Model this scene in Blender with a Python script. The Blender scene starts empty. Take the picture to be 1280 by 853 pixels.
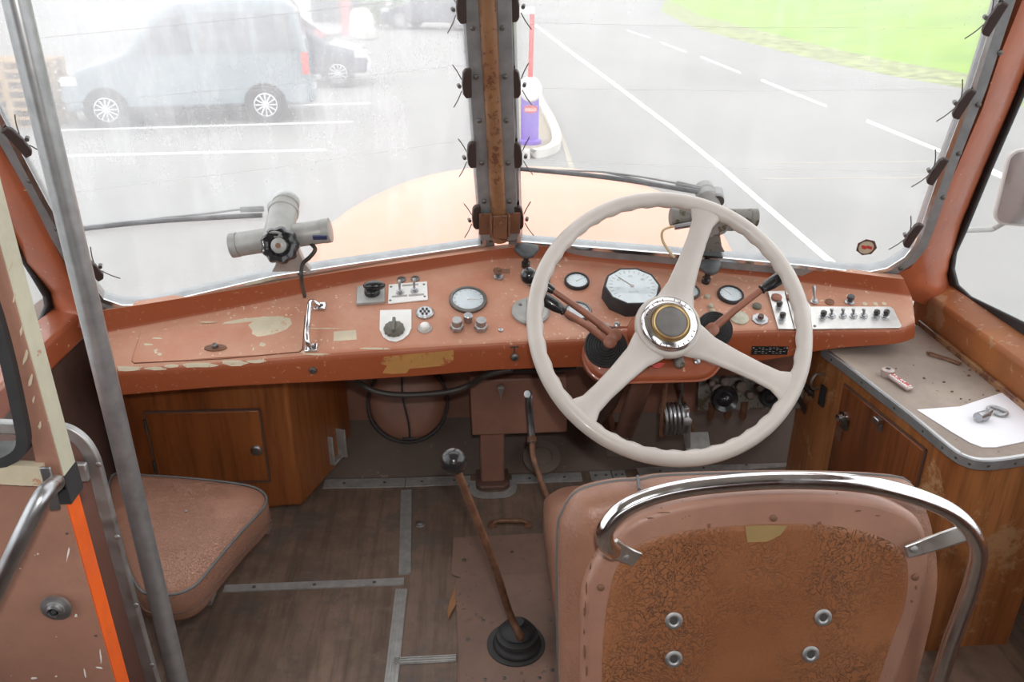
import bpy, math, random
from mathutils import Vector, Matrix
from mathutils.bvhtree import BVHTree
random.seed(7)
V = Vector
SC = bpy.context.scene
COL = SC.collection
# ------------------------------------------------------------------ camera
H = 1.25; PITCH = math.radians(25); YAW = math.radians(3); F = 1033.0
cam_d = bpy.data.cameras.new('camera'); cam_d.sensor_width = 36.0; cam_d.lens = 36.0*F/1280.0
cam_d.clip_start = 0.02; cam_d.clip_end = 500
cam = bpy.data.objects.new('camera', cam_d); COL.objects.link(cam)
cam.location = (0, 0, H); cam.rotation_euler = (math.pi/2-PITCH, 0, -YAW)
SC.camera = cam
CR = Matrix.Rotation(-YAW, 3, 'Z') @ Matrix.Rotation(math.pi/2-PITCH, 3, 'X')
# ------------------------------------------------------------------ light
world = bpy.data.worlds.new('overcast'); SC.world = world; world.use_nodes = True
wn = world.node_tree; wn.nodes.clear()
bg = wn.nodes.new('ShaderNodeBackground'); wo = wn.nodes.new('ShaderNodeOutputWorld')
bg.inputs[0].default_value = (0.98, 0.985, 1.0, 1); bg.inputs[1].default_value = 2.3
wn.links.new(bg.outputs[0], wo.inputs[0])
def lamp(name, typ, loc, power, size, color=(1,1,1), target=None):
    d = bpy.data.lights.new(name, typ); d.energy = power; d.color = color
    if typ == 'AREA': d.size = size
    else: d.shadow_soft_size = size
    o = bpy.data.objects.new(name, d); COL.objects.link(o); o.location = loc
    if target is not None:
        o.rotation_euler = (V(target)-V(loc)).to_track_quat('-Z', 'Y').to_euler()
    return o, d
flash, fd = lamp('camera_flash', 'SPOT', (0.03, -0.02, 1.37), 27, 0.025, (1.0, 0.97, 0.93), (0.1, 1.6, 0.55))
fd.spot_size = math.radians(95); fd.spot_blend = 0.6
vs = SC.view_settings
vs.view_transform = 'Standard'; vs.look = 'None'; vs.gamma = 1; vs.exposure = 0.0; vs.use_curve_mapping = False
SC.cycles.max_bounces = 8; SC.cycles.transparent_max_bounces = 16
SC.cycles.caustics_reflective = False; SC.cycles.caustics_refractive = False
SC.cycles.sample_clamp_indirect = 6
# ------------------------------------------------------------------ picture point to place
def ray(px, py):
    return (CR @ V(((px-640)/F, -(py-426.5)/F, -1.0))).normalized()
O = V((0, 0, H))
def PZ(px, py, z): r = ray(px, py); return O + r*((z-H)/r.z)
def PY(px, py, y): r = ray(px, py); return O + r*(y/r.y)
def PX(px, py, x): r = ray(px, py); return O + r*(x/r.x)
def PP(px, py, p, n): r = ray(px, py); return O + r*((V(p)-O).dot(n)/r.dot(n))
def PD(px, py, d): r = ray(px, py); return O + r*(d/(-(CR.transposed() @ r).z))
def UP(px, py, drop): return PZ(px, py, H-drop)
# ------------------------------------------------------------------ materials
def newmat(name):
    m = bpy.data.materials.new(name); m.use_nodes = True
    nt = m.node_tree; b = nt.nodes['Principled BSDF']; return m, nt, b
def nd(nt, t, **kw):
    n = nt.nodes.new(t)
    for k, v in kw.items(): setattr(n, k, v)
    return n
def noise(nt, scale, detail=4, rough=0.55, stretch=(1,1,1), coord='Object'):
    tc = nd(nt, 'ShaderNodeTexCoord'); mp = nd(nt, 'ShaderNodeMapping'); mp.inputs['Scale'].default_value = stretch
    n = nd(nt, 'ShaderNodeTexNoise'); n.inputs['Scale'].default_value = scale; n.inputs['Detail'].default_value = detail; n.inputs['Roughness'].default_value = rough
    nt.links.new(tc.outputs[coord], mp.inputs[0]); nt.links.new(mp.outputs[0], n.inputs['Vector']); return n.outputs[0]
def ramp(nt, src, stops):
    r = nd(nt, 'ShaderNodeValToRGB'); e = r.color_ramp.elements
    while len(e) < len(stops): e.new(0.5)
    for i, (p, c) in enumerate(stops):
        e[i].position = p; e[i].color = (c, c, c, 1) if isinstance(c, (int, float)) else (*c, 1)
    nt.links.new(src, r.inputs[0]); return r.outputs[0]
def mixc(nt, fac, a, b):
    m = nd(nt, 'ShaderNodeMix', data_type='RGBA')
    for s, v in ((m.inputs[0], fac), (m.inputs[6], a), (m.inputs[7], b)):
        if isinstance(v, (int, float)): s.default_value = v
        elif isinstance(v, tuple): s.default_value = (*v, 1)
        else: nt.links.new(v, s)
    return m.outputs[2]
def bump(nt, b, h, strength, dist=0.002):
    bp = nd(nt, 'ShaderNodeBump'); bp.inputs['Strength'].default_value = strength; bp.inputs['Distance'].default_value = dist
    nt.links.new(h, bp.inputs['Height']); nt.links.new(bp.outputs[0], b.inputs['Normal'])
def simple(name, c, rough=0.5, metal=0.0, var=0.12, scale=18, bmp=0.0, coat=0.0):
    m, nt, b = newmat(name)
    n = noise(nt, scale)
    dark = tuple(x*(1-var) for x in c); lite = tuple(min(1, x*(1+var)) for x in c)
    col = ramp(nt, n, [(0.3, dark), (0.7, lite)])
    nt.links.new(col, b.inputs['Base Color']); b.inputs['Roughness'].default_value = rough; b.inputs['Metallic'].default_value = metal
    b.inputs['Coat Weight'].default_value = coat
    if bmp: bump(nt, b, noise(nt, scale*6), bmp)
    return m
def worn(name, c, c2, chip, rough=0.45, amount=0.64, scale=9, spot=70, spot_amt=0.72, coat=0.0):
    """paint with faded patches, chips and small specks"""
    m, nt, b = newmat(name)
    base = mixc(nt, ramp(nt, noise(nt, 3.5, 5), [(0.35, 0.0), (0.68, 1.0)]), c, c2)
    amount = 0.5+(amount-0.5)*0.82; spot_amt = 0.5+(spot_amt-0.5)*0.80
    chips = ramp(nt, noise(nt, scale, 9, 0.72), [(amount, 0.0), (amount+0.02, 1.0)])
    specks = ramp(nt, noise(nt, spot, 3, 0.6), [(spot_amt, 0.0), (spot_amt+0.02, 0.8)])
    base = mixc(nt, ramp(nt, noise(nt, 5.5, 10, 0.7), [(0.40, 0.55), (0.62, 0.0)]), base, tuple(x*0.55+0.02 for x in c))
    col = mixc(nt, chips, base, chip); col = mixc(nt, specks, col, chip)
    nt.links.new(col, b.inputs['Base Color'])
    nt.links.new(ramp(nt, noise(nt, 14, 5), [(0.3, rough-0.1), (0.7, min(1, rough+0.2))]), b.inputs['Roughness'])
    b.inputs['Coat Weight'].default_value = coat
    bump(nt, b, chips, 0.15, 0.0006)
    return m
def wood(name, c1, c2, axis=2, rough=0.35, coat=0.3, fine=60, wearc=None):
    m, nt, b = newmat(name)
    st = [1.0, 1.0, 1.0]; st[axis] = 0.07
    g = noise(nt, fine, 6, 0.65, tuple(st)); st2 = [1.0, 1.0, 1.0]; st2[axis] = 0.12
    g2 = noise(nt, 7, 4, 0.5, tuple(st2))
    col = mixc(nt, ramp(nt, g2, [(0.35, 0.0), (0.65, 1.0)]), c1, c2)
    col = mixc(nt, ramp(nt, g, [(0.45, 0.0), (0.75, 0.75)]), col, tuple(x*0.35 for x in c1))
    if wearc:
        col = mixc(nt, ramp(nt, noise(nt, 6, 9, 0.75), [(0.54, 0.0), (0.60, 0.75)]), col, wearc)
    nt.links.new(col, b.inputs['Base Color']); b.inputs['Roughness'].default_value = rough; b.inputs['Coat Weight'].default_value = coat
    b.inputs['Coat Roughness'].default_value = 0.25
    bump(nt, b, g, 0.12, 0.0006)
    return m
def metal(name, c, rough=0.3, scr=0.3):
    m, nt, b = newmat(name)
    b.inputs['Metallic'].default_value = 1.0
    nt.links.new(ramp(nt, noise(nt, 30, 6), [(0.3, tuple(x*0.8 for x in c)), (0.7, c)]), b.inputs['Base Color'])
    nt.links.new(ramp(nt, noise(nt, 45, 6), [(0.3, rough), (0.75, min(1, rough+scr))]), b.inputs['Roughness'])
    return m
M = {}
M['orange'] = worn('orange_paint', (0.37, 0.085, 0.03), (0.45, 0.12, 0.045), (0.70, 0.45, 0.28), 0.35, 0.70, 10, 60, 0.74, 0.25)
def dash_paint():
    m, nt, b = newmat('faded_orange_paint')
    tc = nd(nt, 'ShaderNodeTexCoord'); sx = nd(nt, 'ShaderNodeSeparateXYZ'); nt.links.new(tc.outputs['Object'], sx.inputs[0])
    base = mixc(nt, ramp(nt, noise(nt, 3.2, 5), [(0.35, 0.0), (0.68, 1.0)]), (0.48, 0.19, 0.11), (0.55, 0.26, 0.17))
    # sun-bleached, dusty where the surface faces up; upright faces deeper orange, painting in cove shade
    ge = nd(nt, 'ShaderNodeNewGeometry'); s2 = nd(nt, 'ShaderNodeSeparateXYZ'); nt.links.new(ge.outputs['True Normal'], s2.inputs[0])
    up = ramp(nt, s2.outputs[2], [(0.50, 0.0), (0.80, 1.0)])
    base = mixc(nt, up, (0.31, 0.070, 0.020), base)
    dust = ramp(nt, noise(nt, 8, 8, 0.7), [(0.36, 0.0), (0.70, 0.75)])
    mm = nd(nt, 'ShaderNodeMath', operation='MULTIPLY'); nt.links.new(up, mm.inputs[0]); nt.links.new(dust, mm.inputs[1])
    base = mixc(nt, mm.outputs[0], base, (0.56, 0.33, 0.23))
    specks = ramp(nt, noise(nt, 95, 4, 0.65), [(0.62, 0.0), (0.65, 0.85)])
    patch = ramp(nt, noise(nt, 4.5, 2, 0.5), [(0.42, 0.0), (0.60, 1.0)])
    m0 = nd(nt, 'ShaderNodeMath', operation='MULTIPLY'); nt.links.new(specks, m0.inputs[0]); nt.links.new(ramp(nt, s2.outputs[2], [(0.3, 0.25), (0.8, 1.0)]), m0.inputs[1])
    m2 = nd(nt, 'ShaderNodeMath', operation='MULTIPLY'); nt.links.new(m0.outputs[0], m2.inputs[0]); nt.links.new(patch, m2.inputs[1])
    col = mixc(nt, m2.outputs[0], base, (0.78, 0.66, 0.50))
    nt.links.new(col, b.inputs['Base Color'])
    nt.links.new(ramp(nt, noise(nt, 12, 5), [(0.3, 0.42), (0.7, 0.62)]), b.inputs['Roughness'])
    b.inputs['Coat Weight'].default_value = 0.0
    # finer dirt
    return m
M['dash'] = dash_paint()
M['cream_patch'] = worn('cream_undercoat', (0.66, 0.58, 0.42), (0.72, 0.62, 0.46), (0.5, 0.25, 0.15), 0.6, 0.66, 30, 90, 0.72)
M['ochre_patch'] = worn('ochre_undercoat', (0.55, 0.27, 0.07), (0.50, 0.24, 0.07), (0.36, 0.10, 0.035), 0.6, 0.58, 30, 90, 0.72)
M['brown'] = worn('brown_panel_paint', (0.28, 0.135, 0.095), (0.34, 0.165, 0.115), (0.30, 0.22, 0.18), 0.5, 0.74, 10, 80, 0.77)
M['brown_light'] = worn('rosy_brown_paint', (0.38, 0.19, 0.135), (0.43, 0.225, 0.16), (0.80, 0.74, 0.62), 0.42, 0.76, 12, 70, 0.78)
M['brown_dark'] = worn('dark_brown_paint', (0.13, 0.07, 0.055), (0.16, 0.085, 0.065), (0.25, 0.2, 0.17), 0.55, 0.75, 10, 80, 0.78)
M['cream'] = worn('cream_paint', (0.60, 0.58, 0.45), (0.66, 0.64, 0.50), (0.42, 0.22, 0.15), 0.5, 0.70, 12, 60, 0.74)
M['safety'] = worn('bright_orange_paint', (0.95, 0.13, 0.01), (0.98, 0.17, 0.02), (0.2, 0.08, 0.03), 0.45, 0.72, 14, 60, 0.78)
M['wood'] = wood('varnished_wood', (0.24, 0.065, 0.018), (0.38, 0.125, 0.034), rough=0.28, coat=0.5)
M['wood_pale'] = wood('worn_varnished_wood', (0.33, 0.115, 0.035), (0.50, 0.21, 0.075), wearc=(0.55, 0.34, 0.18))
M['wood_dark'] = wood('dark_stained_door_wood', (0.14, 0.040, 0.014), (0.27, 0.085, 0.026), wearc=(0.08,0.03,0.012))
M['floorwood'] = wood('grimy_plywood', (0.195, 0.135, 0.102), (0.27, 0.185, 0.138), axis=1, rough=0.6, coat=0.0, fine=55, wearc=(0.15, 0.125, 0.11))
M['pillarwood'] = worn('stained_mullion_paint', (0.24, 0.10, 0.04), (0.40, 0.22, 0.10), (0.13, 0.045, 0.02), 0.4, 0.55, 16, 60, 0.62, 0.3)
M['worktop'] = worn('worn_lino', (0.33, 0.265, 0.22), (0.42, 0.345, 0.29), (0.16, 0.10, 0.07), 0.6, 0.74, 14, 75, 0.73)
M['alu'] = metal('dull_aluminium', (0.50, 0.50, 0.50), 0.42, 0.25)
M['alu_trim'] = simple('grey_metal_trim', (0.33, 0.34, 0.35), 0.42, 0.55, 0.15, 30)
M['floor_strip'] = simple('scuffed_floor_strip', (0.42, 0.42, 0.41), 0.5, 0.35, 0.2, 40)
M['chrome'] = metal('chrome', (0.82, 0.82, 0.83), 0.08, 0.15)
M['steel'] = metal('worn_steel', (0.50, 0.51, 0.53), 0.26, 0.25)
M['tube'] = simple('dull_steel_tube', (0.40, 0.41, 0.42), 0.28, 0.65, 0.15, 50)
M['darksteel'] = metal('dark_steel', (0.22, 0.21, 0.20), 0.4, 0.3)
M['rust'] = simple('rusty_rod', (0.20, 0.10, 0.06), 0.55, 0.3, 0.3, 60)
M['stalk'] = simple('brown_painted_rod', (0.30, 0.12, 0.075), 0.42, 0.0, 0.15, 40)
M['black'] = simple('black_plastic', (0.018, 0.018, 0.02), 0.22, 0, 0.1, 30, 0, 0.3)
M['blackmatt'] = simple('black_rubber', (0.03, 0.03, 0.032), 0.6, 0, 0.2, 30)
M['charcoal'] = simple('charcoal_knob', (0.075, 0.08, 0.085), 0.5, 0, 0.2, 60)
M['wheel'] = simple('aged_ivory_wheel', (0.56, 0.52, 0.48), 0.36, 0, 0.07, 12, 0, 0.2)
M['gold'] = metal('brass_ring', (0.62, 0.47, 0.22), 0.3, 0.2)
M['padgrey'] = simple('grey_horn_pad', (0.16, 0.155, 0.15), 0.5, 0, 0.2, 30)
M['motor'] = simple('grey_enamel', (0.36, 0.36, 0.345), 0.38, 0.1, 0.15, 30)
M['motor_dirty'] = worn('dirty_grey_enamel', (0.22, 0.21, 0.19), (0.30, 0.29, 0.27), (0.10, 0.08, 0.05), 0.5, 0.56, 22, 60, 0.66)
M['white'] = simple('white_plate', (0.82, 0.82, 0.80), 0.4, 0, 0.04, 30)
M['paper'] = simple('white_paper', (0.90, 0.91, 0.97), 0.7, 0, 0.02, 10)
M['platesteel'] = metal('brushed_plate', (0.78, 0.77, 0.75), 0.35, 0.2)
M['dial'] = simple('pale_dial', (0.58, 0.66, 0.70), 0.4, 0, 0.07, 50, 0, 1.0)
M['ink'] = simple('dark_ink', (0.05, 0.05, 0.05), 0.6)
M['tape'] = simple('grey_tape', (0.42, 0.40, 0.38), 0.7)
M['redink'] = simple('red_lettering', (0.62, 0.05, 0.05), 0.5)
M['red'] = simple('red_paint', (0.62, 0.06, 0.05), 0.4)
M['cable'] = simple('black_cable', (0.045, 0.038, 0.034), 0.5)
M['hose'] = simple('yellowed_hose', (0.62, 0.50, 0.30), 0.4)
M['greenlens'] = simple('dusty_lens', (0.42, 0.40, 0.30), 0.3, 0, 0.2, 60, 0, 0.5)
M['cover'] = worn('grimy_cover_paint', (0.23, 0.145, 0.11), (0.29, 0.18, 0.135), (0.13, 0.095, 0.08), 0.55, 0.62, 9, 60, 0.70)
M['toe'] = worn('grimy_brown_metal', (0.14, 0.105, 0.085), (0.19, 0.14, 0.115), (0.26, 0.19, 0.15), 0.6, 0.68, 12, 80, 0.74)
def leather(name, c1, c2, rough, crack, scale=38):
    m, nt, b = newmat(name)
    v = nd(nt, 'ShaderNodeTexVoronoi', feature='DISTANCE_TO_EDGE'); v.inputs['Scale'].default_value = scale
    tc = nd(nt, 'ShaderNodeTexCoord'); mm = nd(nt, 'ShaderNodeMix', data_type='RGBA'); mm.inputs[0].default_value = 0.15
    nn = nd(nt, 'ShaderNodeTexNoise'); nn.inputs['Scale'].default_value = 26; nn.inputs['Detail'].default_value = 5; nt.links.new(tc.outputs['Object'], nn.inputs['Vector'])
    nt.links.new(tc.outputs['Object'], mm.inputs[6]); nt.links.new(nn.outputs['Color'], mm.inputs[7]); nt.links.new(mm.outputs[2], v.inputs['Vector'])
    h = ramp(nt, v.outputs['Distance'], [(0.0, 0.0), (0.07, 1.0)])
    base = mixc(nt, ramp(nt, noise(nt, 5, 6), [(0.35, 0.0), (0.65, 1.0)]), c1, c2)
    where = ramp(nt, noise(nt, 6, 3), [(0.40, 1.0), (0.62, 0.0)])
    mx = nd(nt, 'ShaderNodeMath', operation='MAXIMUM'); nt.links.new(where, mx.inputs[0]); nt.links.new(h, mx.inputs[1])
    col = mixc(nt, mx.outputs[0], tuple(x*crack for x in c1), base)
    nt.links.new(col, b.inputs['Base Color']); b.inputs['Roughness'].default_value = rough
    fine = noise(nt, 260, 3); ad = nd(nt, 'ShaderNodeMath', operation='MULTIPLY_ADD')
    nt.links.new(fine, ad.inputs[0]); ad.inputs[1].default_value = 0.5; nt.links.new(mx.outputs[0], ad.inputs[2])
    bump(nt, b, ad.outputs[0], 0.8, 0.002)
    return m
M['leather_back'] = leather('cracked_brown_leatherette', (0.25, 0.095, 0.04), (0.32, 0.135, 0.062), 0.33, 0.45, 80)
M['leather'] = leather('brown_leatherette', (0.29, 0.14, 0.09), (0.36, 0.185, 0.125), 0.38, 0.85, 160)
M['seat_shell'] = worn('salmon_brown_enamel', (0.36, 0.185, 0.13), (0.41, 0.215, 0.15), (0.16, 0.06, 0.03), 0.38, 0.68, 14, 60, 0.74, 0.2)
M['piping'] = simple('dark_piping', (0.10, 0.10, 0.10), 0.5)
# outdoors
def asphalt():
    m, nt, b = newmat('asphalt')
    g = noise(nt, 60, 6, 0.7); l = noise(nt, 0.25, 5, 0.6)
    col = mixc(nt, ramp(nt, g, [(0.35, 0.0), (0.65, 1.0)]), (0.235, 0.228, 0.22), (0.36, 0.352, 0.34))
    col = mixc(nt, ramp(nt, l, [(0.4, 0.0), (0.65, 0.35)]), col, (0.17, 0.17, 0.17))
    nt.links.new(col, b.inputs['Base Color']); b.inputs['Roughness'].default_value = 0.8
    return m
M['asphalt'] = asphalt()
M['roadpaint'] = simple('road_paint', (0.80, 0.80, 0.78), 0.7, 0, 0.05, 20)
M['kerb'] = simple('kerb_stone', (0.60, 0.58, 0.54), 0.8, 0, 0.12, 8)
M['gravel'] = simple('gravel', (0.36, 0.31, 0.24), 0.9, 0, 0.4, 30)
M['tar'] = simple('tar_seam', (0.42, 0.38, 0.32), 0.9, 0, 0.2, 20)
def grass():
    m, nt, b = newmat('meadow_grass')
    col = mixc(nt, ramp(nt, noise(nt, 0.6, 6, 0.65), [(0.35, 0.0), (0.65, 1.0)]), (0.19, 0.34, 0.02), (0.28, 0.44, 0.035))
    nt.links.new(col, b.inputs['Base Color']); b.inputs['Roughness'].default_value = 0.9
    return m
M['grass'] = grass()
M['verge'] = simple('dry_verge', (0.27, 0.31, 0.12), 0.9, 0, 0.5, 4)
M['vanpaint'] = simple('silver_grey_car_paint', (0.20, 0.25, 0.28), 0.3, 0.3, 0.06, 3, 0, 0.6)
M['darkcar'] = simple('dark_blue_car_paint', (0.045, 0.06, 0.09), 0.25, 0.3, 0.06, 3, 0, 0.8)
M['carglass'] = simple('car_window', (0.05, 0.06, 0.07), 0.08, 0, 0.1, 3, 0, 1.0)
M['tyre'] = simple('tyre_rubber', (0.03, 0.03, 0.03), 0.75)
M['alloy'] = simple('alloy_rim', (0.70, 0.71, 0.73), 0.3, 0.4)
M['taillight'] = simple('red_lamp_lens', (0.7, 0.05, 0.03), 0.2, 0, 0.1, 20, 0, 1.0)
M['pallet'] = wood('pallet_wood', (0.46, 0.30, 0.14), (0.58, 0.40, 0.20), axis=0, rough=0.8, coat=0, fine=14)
M['purple'] = simple('purple_paint', (0.17, 0.08, 0.52), 0.4)
M['render_white'] = simple('white_render', (0.75, 0.75, 0.76), 0.8, 0, 0.04, 1)
M['bush'] = simple('bush_leaves', (0.14, 0.20, 0.08), 0.8, 0, 0.5, 6)
M['bonnet'] = simple('orange_bonnet_paint', (0.84, 0.35, 0.23), 0.5, 0, 0.04, 4, 0, 0.1)
M['whiteroof'] = simple('pale_roof_lining', (0.62, 0.60, 0.55), 0.7)
def screen_glass(name, haze, patchy):
    """window glass with a film of dirt and painted-in glare haze: dirt scatters the daylight, clean glass is clear"""
    m = bpy.data.materials.new(name); m.use_nodes = True; nt = m.node_tree; nt.nodes.clear()
    out = nd(nt, 'ShaderNodeOutputMaterial'); tr = nd(nt, 'ShaderNodeBsdfTransparent'); tr.inputs[0].default_value = (0.985, 0.995, 0.99, 1)
    df = nd(nt, 'ShaderNodeBsdfDiffuse'); tl = nd(nt, 'ShaderNodeBsdfTranslucent')
    df.inputs[0].default_value = (0.9, 0.92, 0.95, 1); tl.inputs[0].default_value = (0.92, 0.95, 0.98, 1)
    a = nd(nt, 'ShaderNodeMixShader'); a.inputs[0].default_value = 0.75; nt.links.new(df.outputs[0], a.inputs[1]); nt.links.new(tl.outputs[0], a.inputs[2])
    big = noise(nt, 2.2, 3, 0.5); streak = noise(nt, 26, 5, 0.6, (1.0, 1.0, 0.10)); dots = noise(nt, 210, 3, 0.6)
    def mul(x, k):
        q = nd(nt, 'ShaderNodeMath', operation='MULTIPLY'); nt.links.new(x, q.inputs[0])
        if isinstance(k, float): q.inputs[1].default_value = k
        else: nt.links.new(k, q.inputs[1])
        return q.outputs[0]
    def add(x, y):
        q = nd(nt, 'ShaderNodeMath', operation='ADD'); nt.links.new(x, q.inputs[0])
        if isinstance(y, float): q.inputs[1].default_value = y
        else: nt.links.new(y, q.inputs[1])
        return q.outputs[0]
    tc = nd(nt, 'ShaderNodeTexCoord'); sp = nd(nt, 'ShaderNodeSeparateXYZ'); nt.links.new(tc.outputs['Object'], sp.inputs[0])
    rise = nd(nt, 'ShaderNodeMapRange'); rise.inputs[1].default_value = 0.05; rise.inputs[2].default_value = 0.60; rise.inputs[3].default_value = 0.0; rise.inputs[4].default_value = 1.0
    nt.links.new(sp.outputs[2], rise.inputs[0])     # haze thickened towards the top, painting in the washed-out glare
    s = mul(ramp(nt, streak, [(0.45, 0.0), (0.72, 1.0)]), 0.16*patchy)
    g = mul(ramp(nt, big, [(0.35, 0.0), (0.65, 1.0)]), 0.06*patchy)
    d = mul(mul(ramp(nt, dots, [(0.64, 0.0), (0.68, 1.0)]), ramp(nt, big, [(0.45, 0.0), (0.6, 1.0)])), 0.25*patchy)
    r = mul(mul(rise.outputs[0], ramp(nt, noise(nt, 3.3, 5, 0.6), [(0.25, 0.35), (0.6, 1.0)])), 0.50*patchy)
    f = add(add(add(add(s, g), d), r), haze)
    mx = nd(nt, 'ShaderNodeMixShader'); nt.links.new(f, mx.inputs[0]); nt.links.new(tr.outputs[0], mx.inputs[1]); nt.links.new(a.outputs[0], mx.inputs[2])
    gl = nd(nt, 'ShaderNodeBsdfGlossy'); gl.inputs[1].default_value = 0.02
    lw = nd(nt, 'ShaderNodeLayerWeight'); lw.inputs[0].default_value = 0.5; pw = nd(nt, 'ShaderNodeMath', operation='POWER'); nt.links.new(lw.outputs['Facing'], pw.inputs[0]); pw.inputs[1].default_value = 4.0
    sc = nd(nt, 'ShaderNodeMath', operation='MULTIPLY_ADD'); nt.links.new(pw.outputs[0], sc.inputs[0]); sc.inputs[1].default_value = 0.45; sc.inputs[2].default_value = 0.012
    m2 = nd(nt, 'ShaderNodeMixShader'); nt.links.new(sc.outputs[0], m2.inputs[0]); nt.links.new(mx.outputs[0], m2.inputs[1]); nt.links.new(gl.outputs[0], m2.inputs[2])
    nt.links.new(m2.outputs[0], out.inputs[0]); return m
M['screen_l'] = screen_glass('dirt_glare_windscreen_glass', 0.035, 0.72)
M['screen_r'] = screen_glass('hazy_windscreen_glass', 0.04, 0.36)
M['sideglass'] = screen_glass('side_window_glass', 0.03, 0.12)
# ------------------------------------------------------------------ mesh building
class Fr:
    """a place with axes: z = outward normal, y = 'up' on the surface, x = right"""
    def __init__(s, o, n=(0,0,1), up=(0,1,0)):
        s.o = V(o); s.z = V(n).normalized(); u = V(up); s.y = (u - s.z*u.dot(s.z)).normalized(); s.x = s.y.cross(s.z)
    def __call__(s, x, y=0.0, z=0.0): return s.o + s.x*x + s.y*y + s.z*z
WORLD = Fr((0,0,0))
class MB:
    def __init__(s, fr=WORLD): s.v = []; s.f = []; s.fr = fr
    def P(s, p): return s.fr(*p)
    def add(s, vs, fs, raw=False):
        k = len(s.v); s.v += [V(p) if raw else s.P(p) for p in vs]; s.f += [tuple(i+k for i in f) for f in fs]; return s
    def box(s, c, sz, raw=False):
        x, y, z = [d/2 for d in sz]; c = V(c)
        return s.add([c+V((i*x, j*y, k*z)) for i in (-1,1) for j in (-1,1) for k in (-1,1)],
                     [(0,1,3,2),(4,6,7,5),(0,4,5,1),(2,3,7,6),(0,2,6,4),(1,5,7,3)], raw)
    def loft(s, rings, closed=True, cap=True, raw=False, ring_closed=True):
        n = len(rings[0]); vs = [p for r in rings for p in r]; fs = []
        m = len(rings)
        for i in range(m if not closed and False else m-1):
            for j in range(n if ring_closed else n-1):
                a = i*n+j; b = i*n+(j+1) % n; fs.append((a, b, b+n, a+n))
        if cap and ring_closed:
            fs.append(tuple(range(n))[::-1]); fs.append(tuple(range((m-1)*n, m*n)))
        return s.add(vs, fs, raw)
    def lathe(s, prof, seg=32, o=(0,0,0), cap=True, sx=1.0, sy=1.0, mod=None):
        rings = []
        for r, z in prof:
            rings.append([(o[0]+math.cos(2*math.pi*k/seg)*r*sx*(mod(k/seg) if mod else 1), o[1]+math.sin(2*math.pi*k/seg)*r*sy*(mod(k/seg) if mod else 1), o[2]+z) for k in range(seg)])
        return s.loft(rings, cap=cap)
    def tube(s, pts, r, seg=12, raw=True, loop=False, flat=None, side=None):
        pts = [V(p) if raw else s.P(p) for p in pts]; n = len(pts)
        rs = r if isinstance(r, (list, tuple)) else [r]*n
        rings = []; prev = None
        for i, p in enumerate(pts):
            if loop: t = (pts[(i+1) % n]-pts[i-1]).normalized()
            else: t = (pts[min(i+1, n-1)]-pts[max(i-1, 0)]).normalized()
            if side is not None: a = V(side) - t*V(side).dot(t)
            elif prev is None: a = t.orthogonal()
            else: a = prev - t*prev.dot(t)
            a.normalize(); prev = a; b = t.cross(a)
            ra, rb = (rs[i], rs[i]) if flat is None else (flat[0], flat[1])
            rings.append([p + a*math.cos(2*math.pi*k/seg)*ra + b*math.sin(2*math.pi*k/seg)*rb for k in range(seg)])
        if loop: rings.append(rings[0])
        return s.loft(rings, cap=not loop, raw=True)
    def bar(s, pts, w, t, side, raw=True):
        """flat strip along pts; w along side, t across"""
        pts = [V(p) if raw else s.P(p) for p in pts]; n = len(pts); rings = []
        for i, p in enumerate(pts):
            tg = (pts[min(i+1, n-1)]-pts[max(i-1, 0)]).normalized(); a = V(side) - tg*V(side).dot(tg); a.normalize(); b = tg.cross(a)
            rings.append([p+a*w/2+b*t/2, p-a*w/2+b*t/2, p-a*w/2-b*t/2, p+a*w/2-b*t/2])
        return s.loft(rings, raw=True)
    def slab(s, pts, vec):
        """raw outline pushed along vec"""
        a = [V(p) for p in pts]; v = V(vec); return s.loft([a, [p+v for p in a]], raw=True)
    def ball(s, c, r, seg=20, sc=(1,1,1)):
        n = seg//2; rings = []
        for i in range(n+1):
            a = math.pi*i/n; rr = max(math.sin(a), 0.002)
            rings.append([(c[0]+rr*math.cos(2*math.pi*k/seg)*r*sc[0], c[1]+rr*math.sin(2*math.pi*k/seg)*r*sc[1], c[2]-math.cos(a)*r*sc[2]) for k in range(seg)])
        return s.loft(rings)
    def ring(s, inner, outer, vec):
        """flat band between two closed outlines of equal count, pushed along vec"""
        i, o = [V(p) for p in inner], [V(p) for p in outer]; v = V(vec); n = len(i)
        vs = i+o+[p+v for p in i]+[p+v for p in o]; fs = []
        for k in range(n):
            l = (k+1) % n
            fs += [(k, l, n+l, n+k), (2*n+k, 3*n+k, 3*n+l, 2*n+l), (k, 2*n+k, 2*n+l, l), (n+k, n+l, 3*n+l, 3*n+k)]
        return s.add(vs, fs, True)
WLOC = {}
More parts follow.
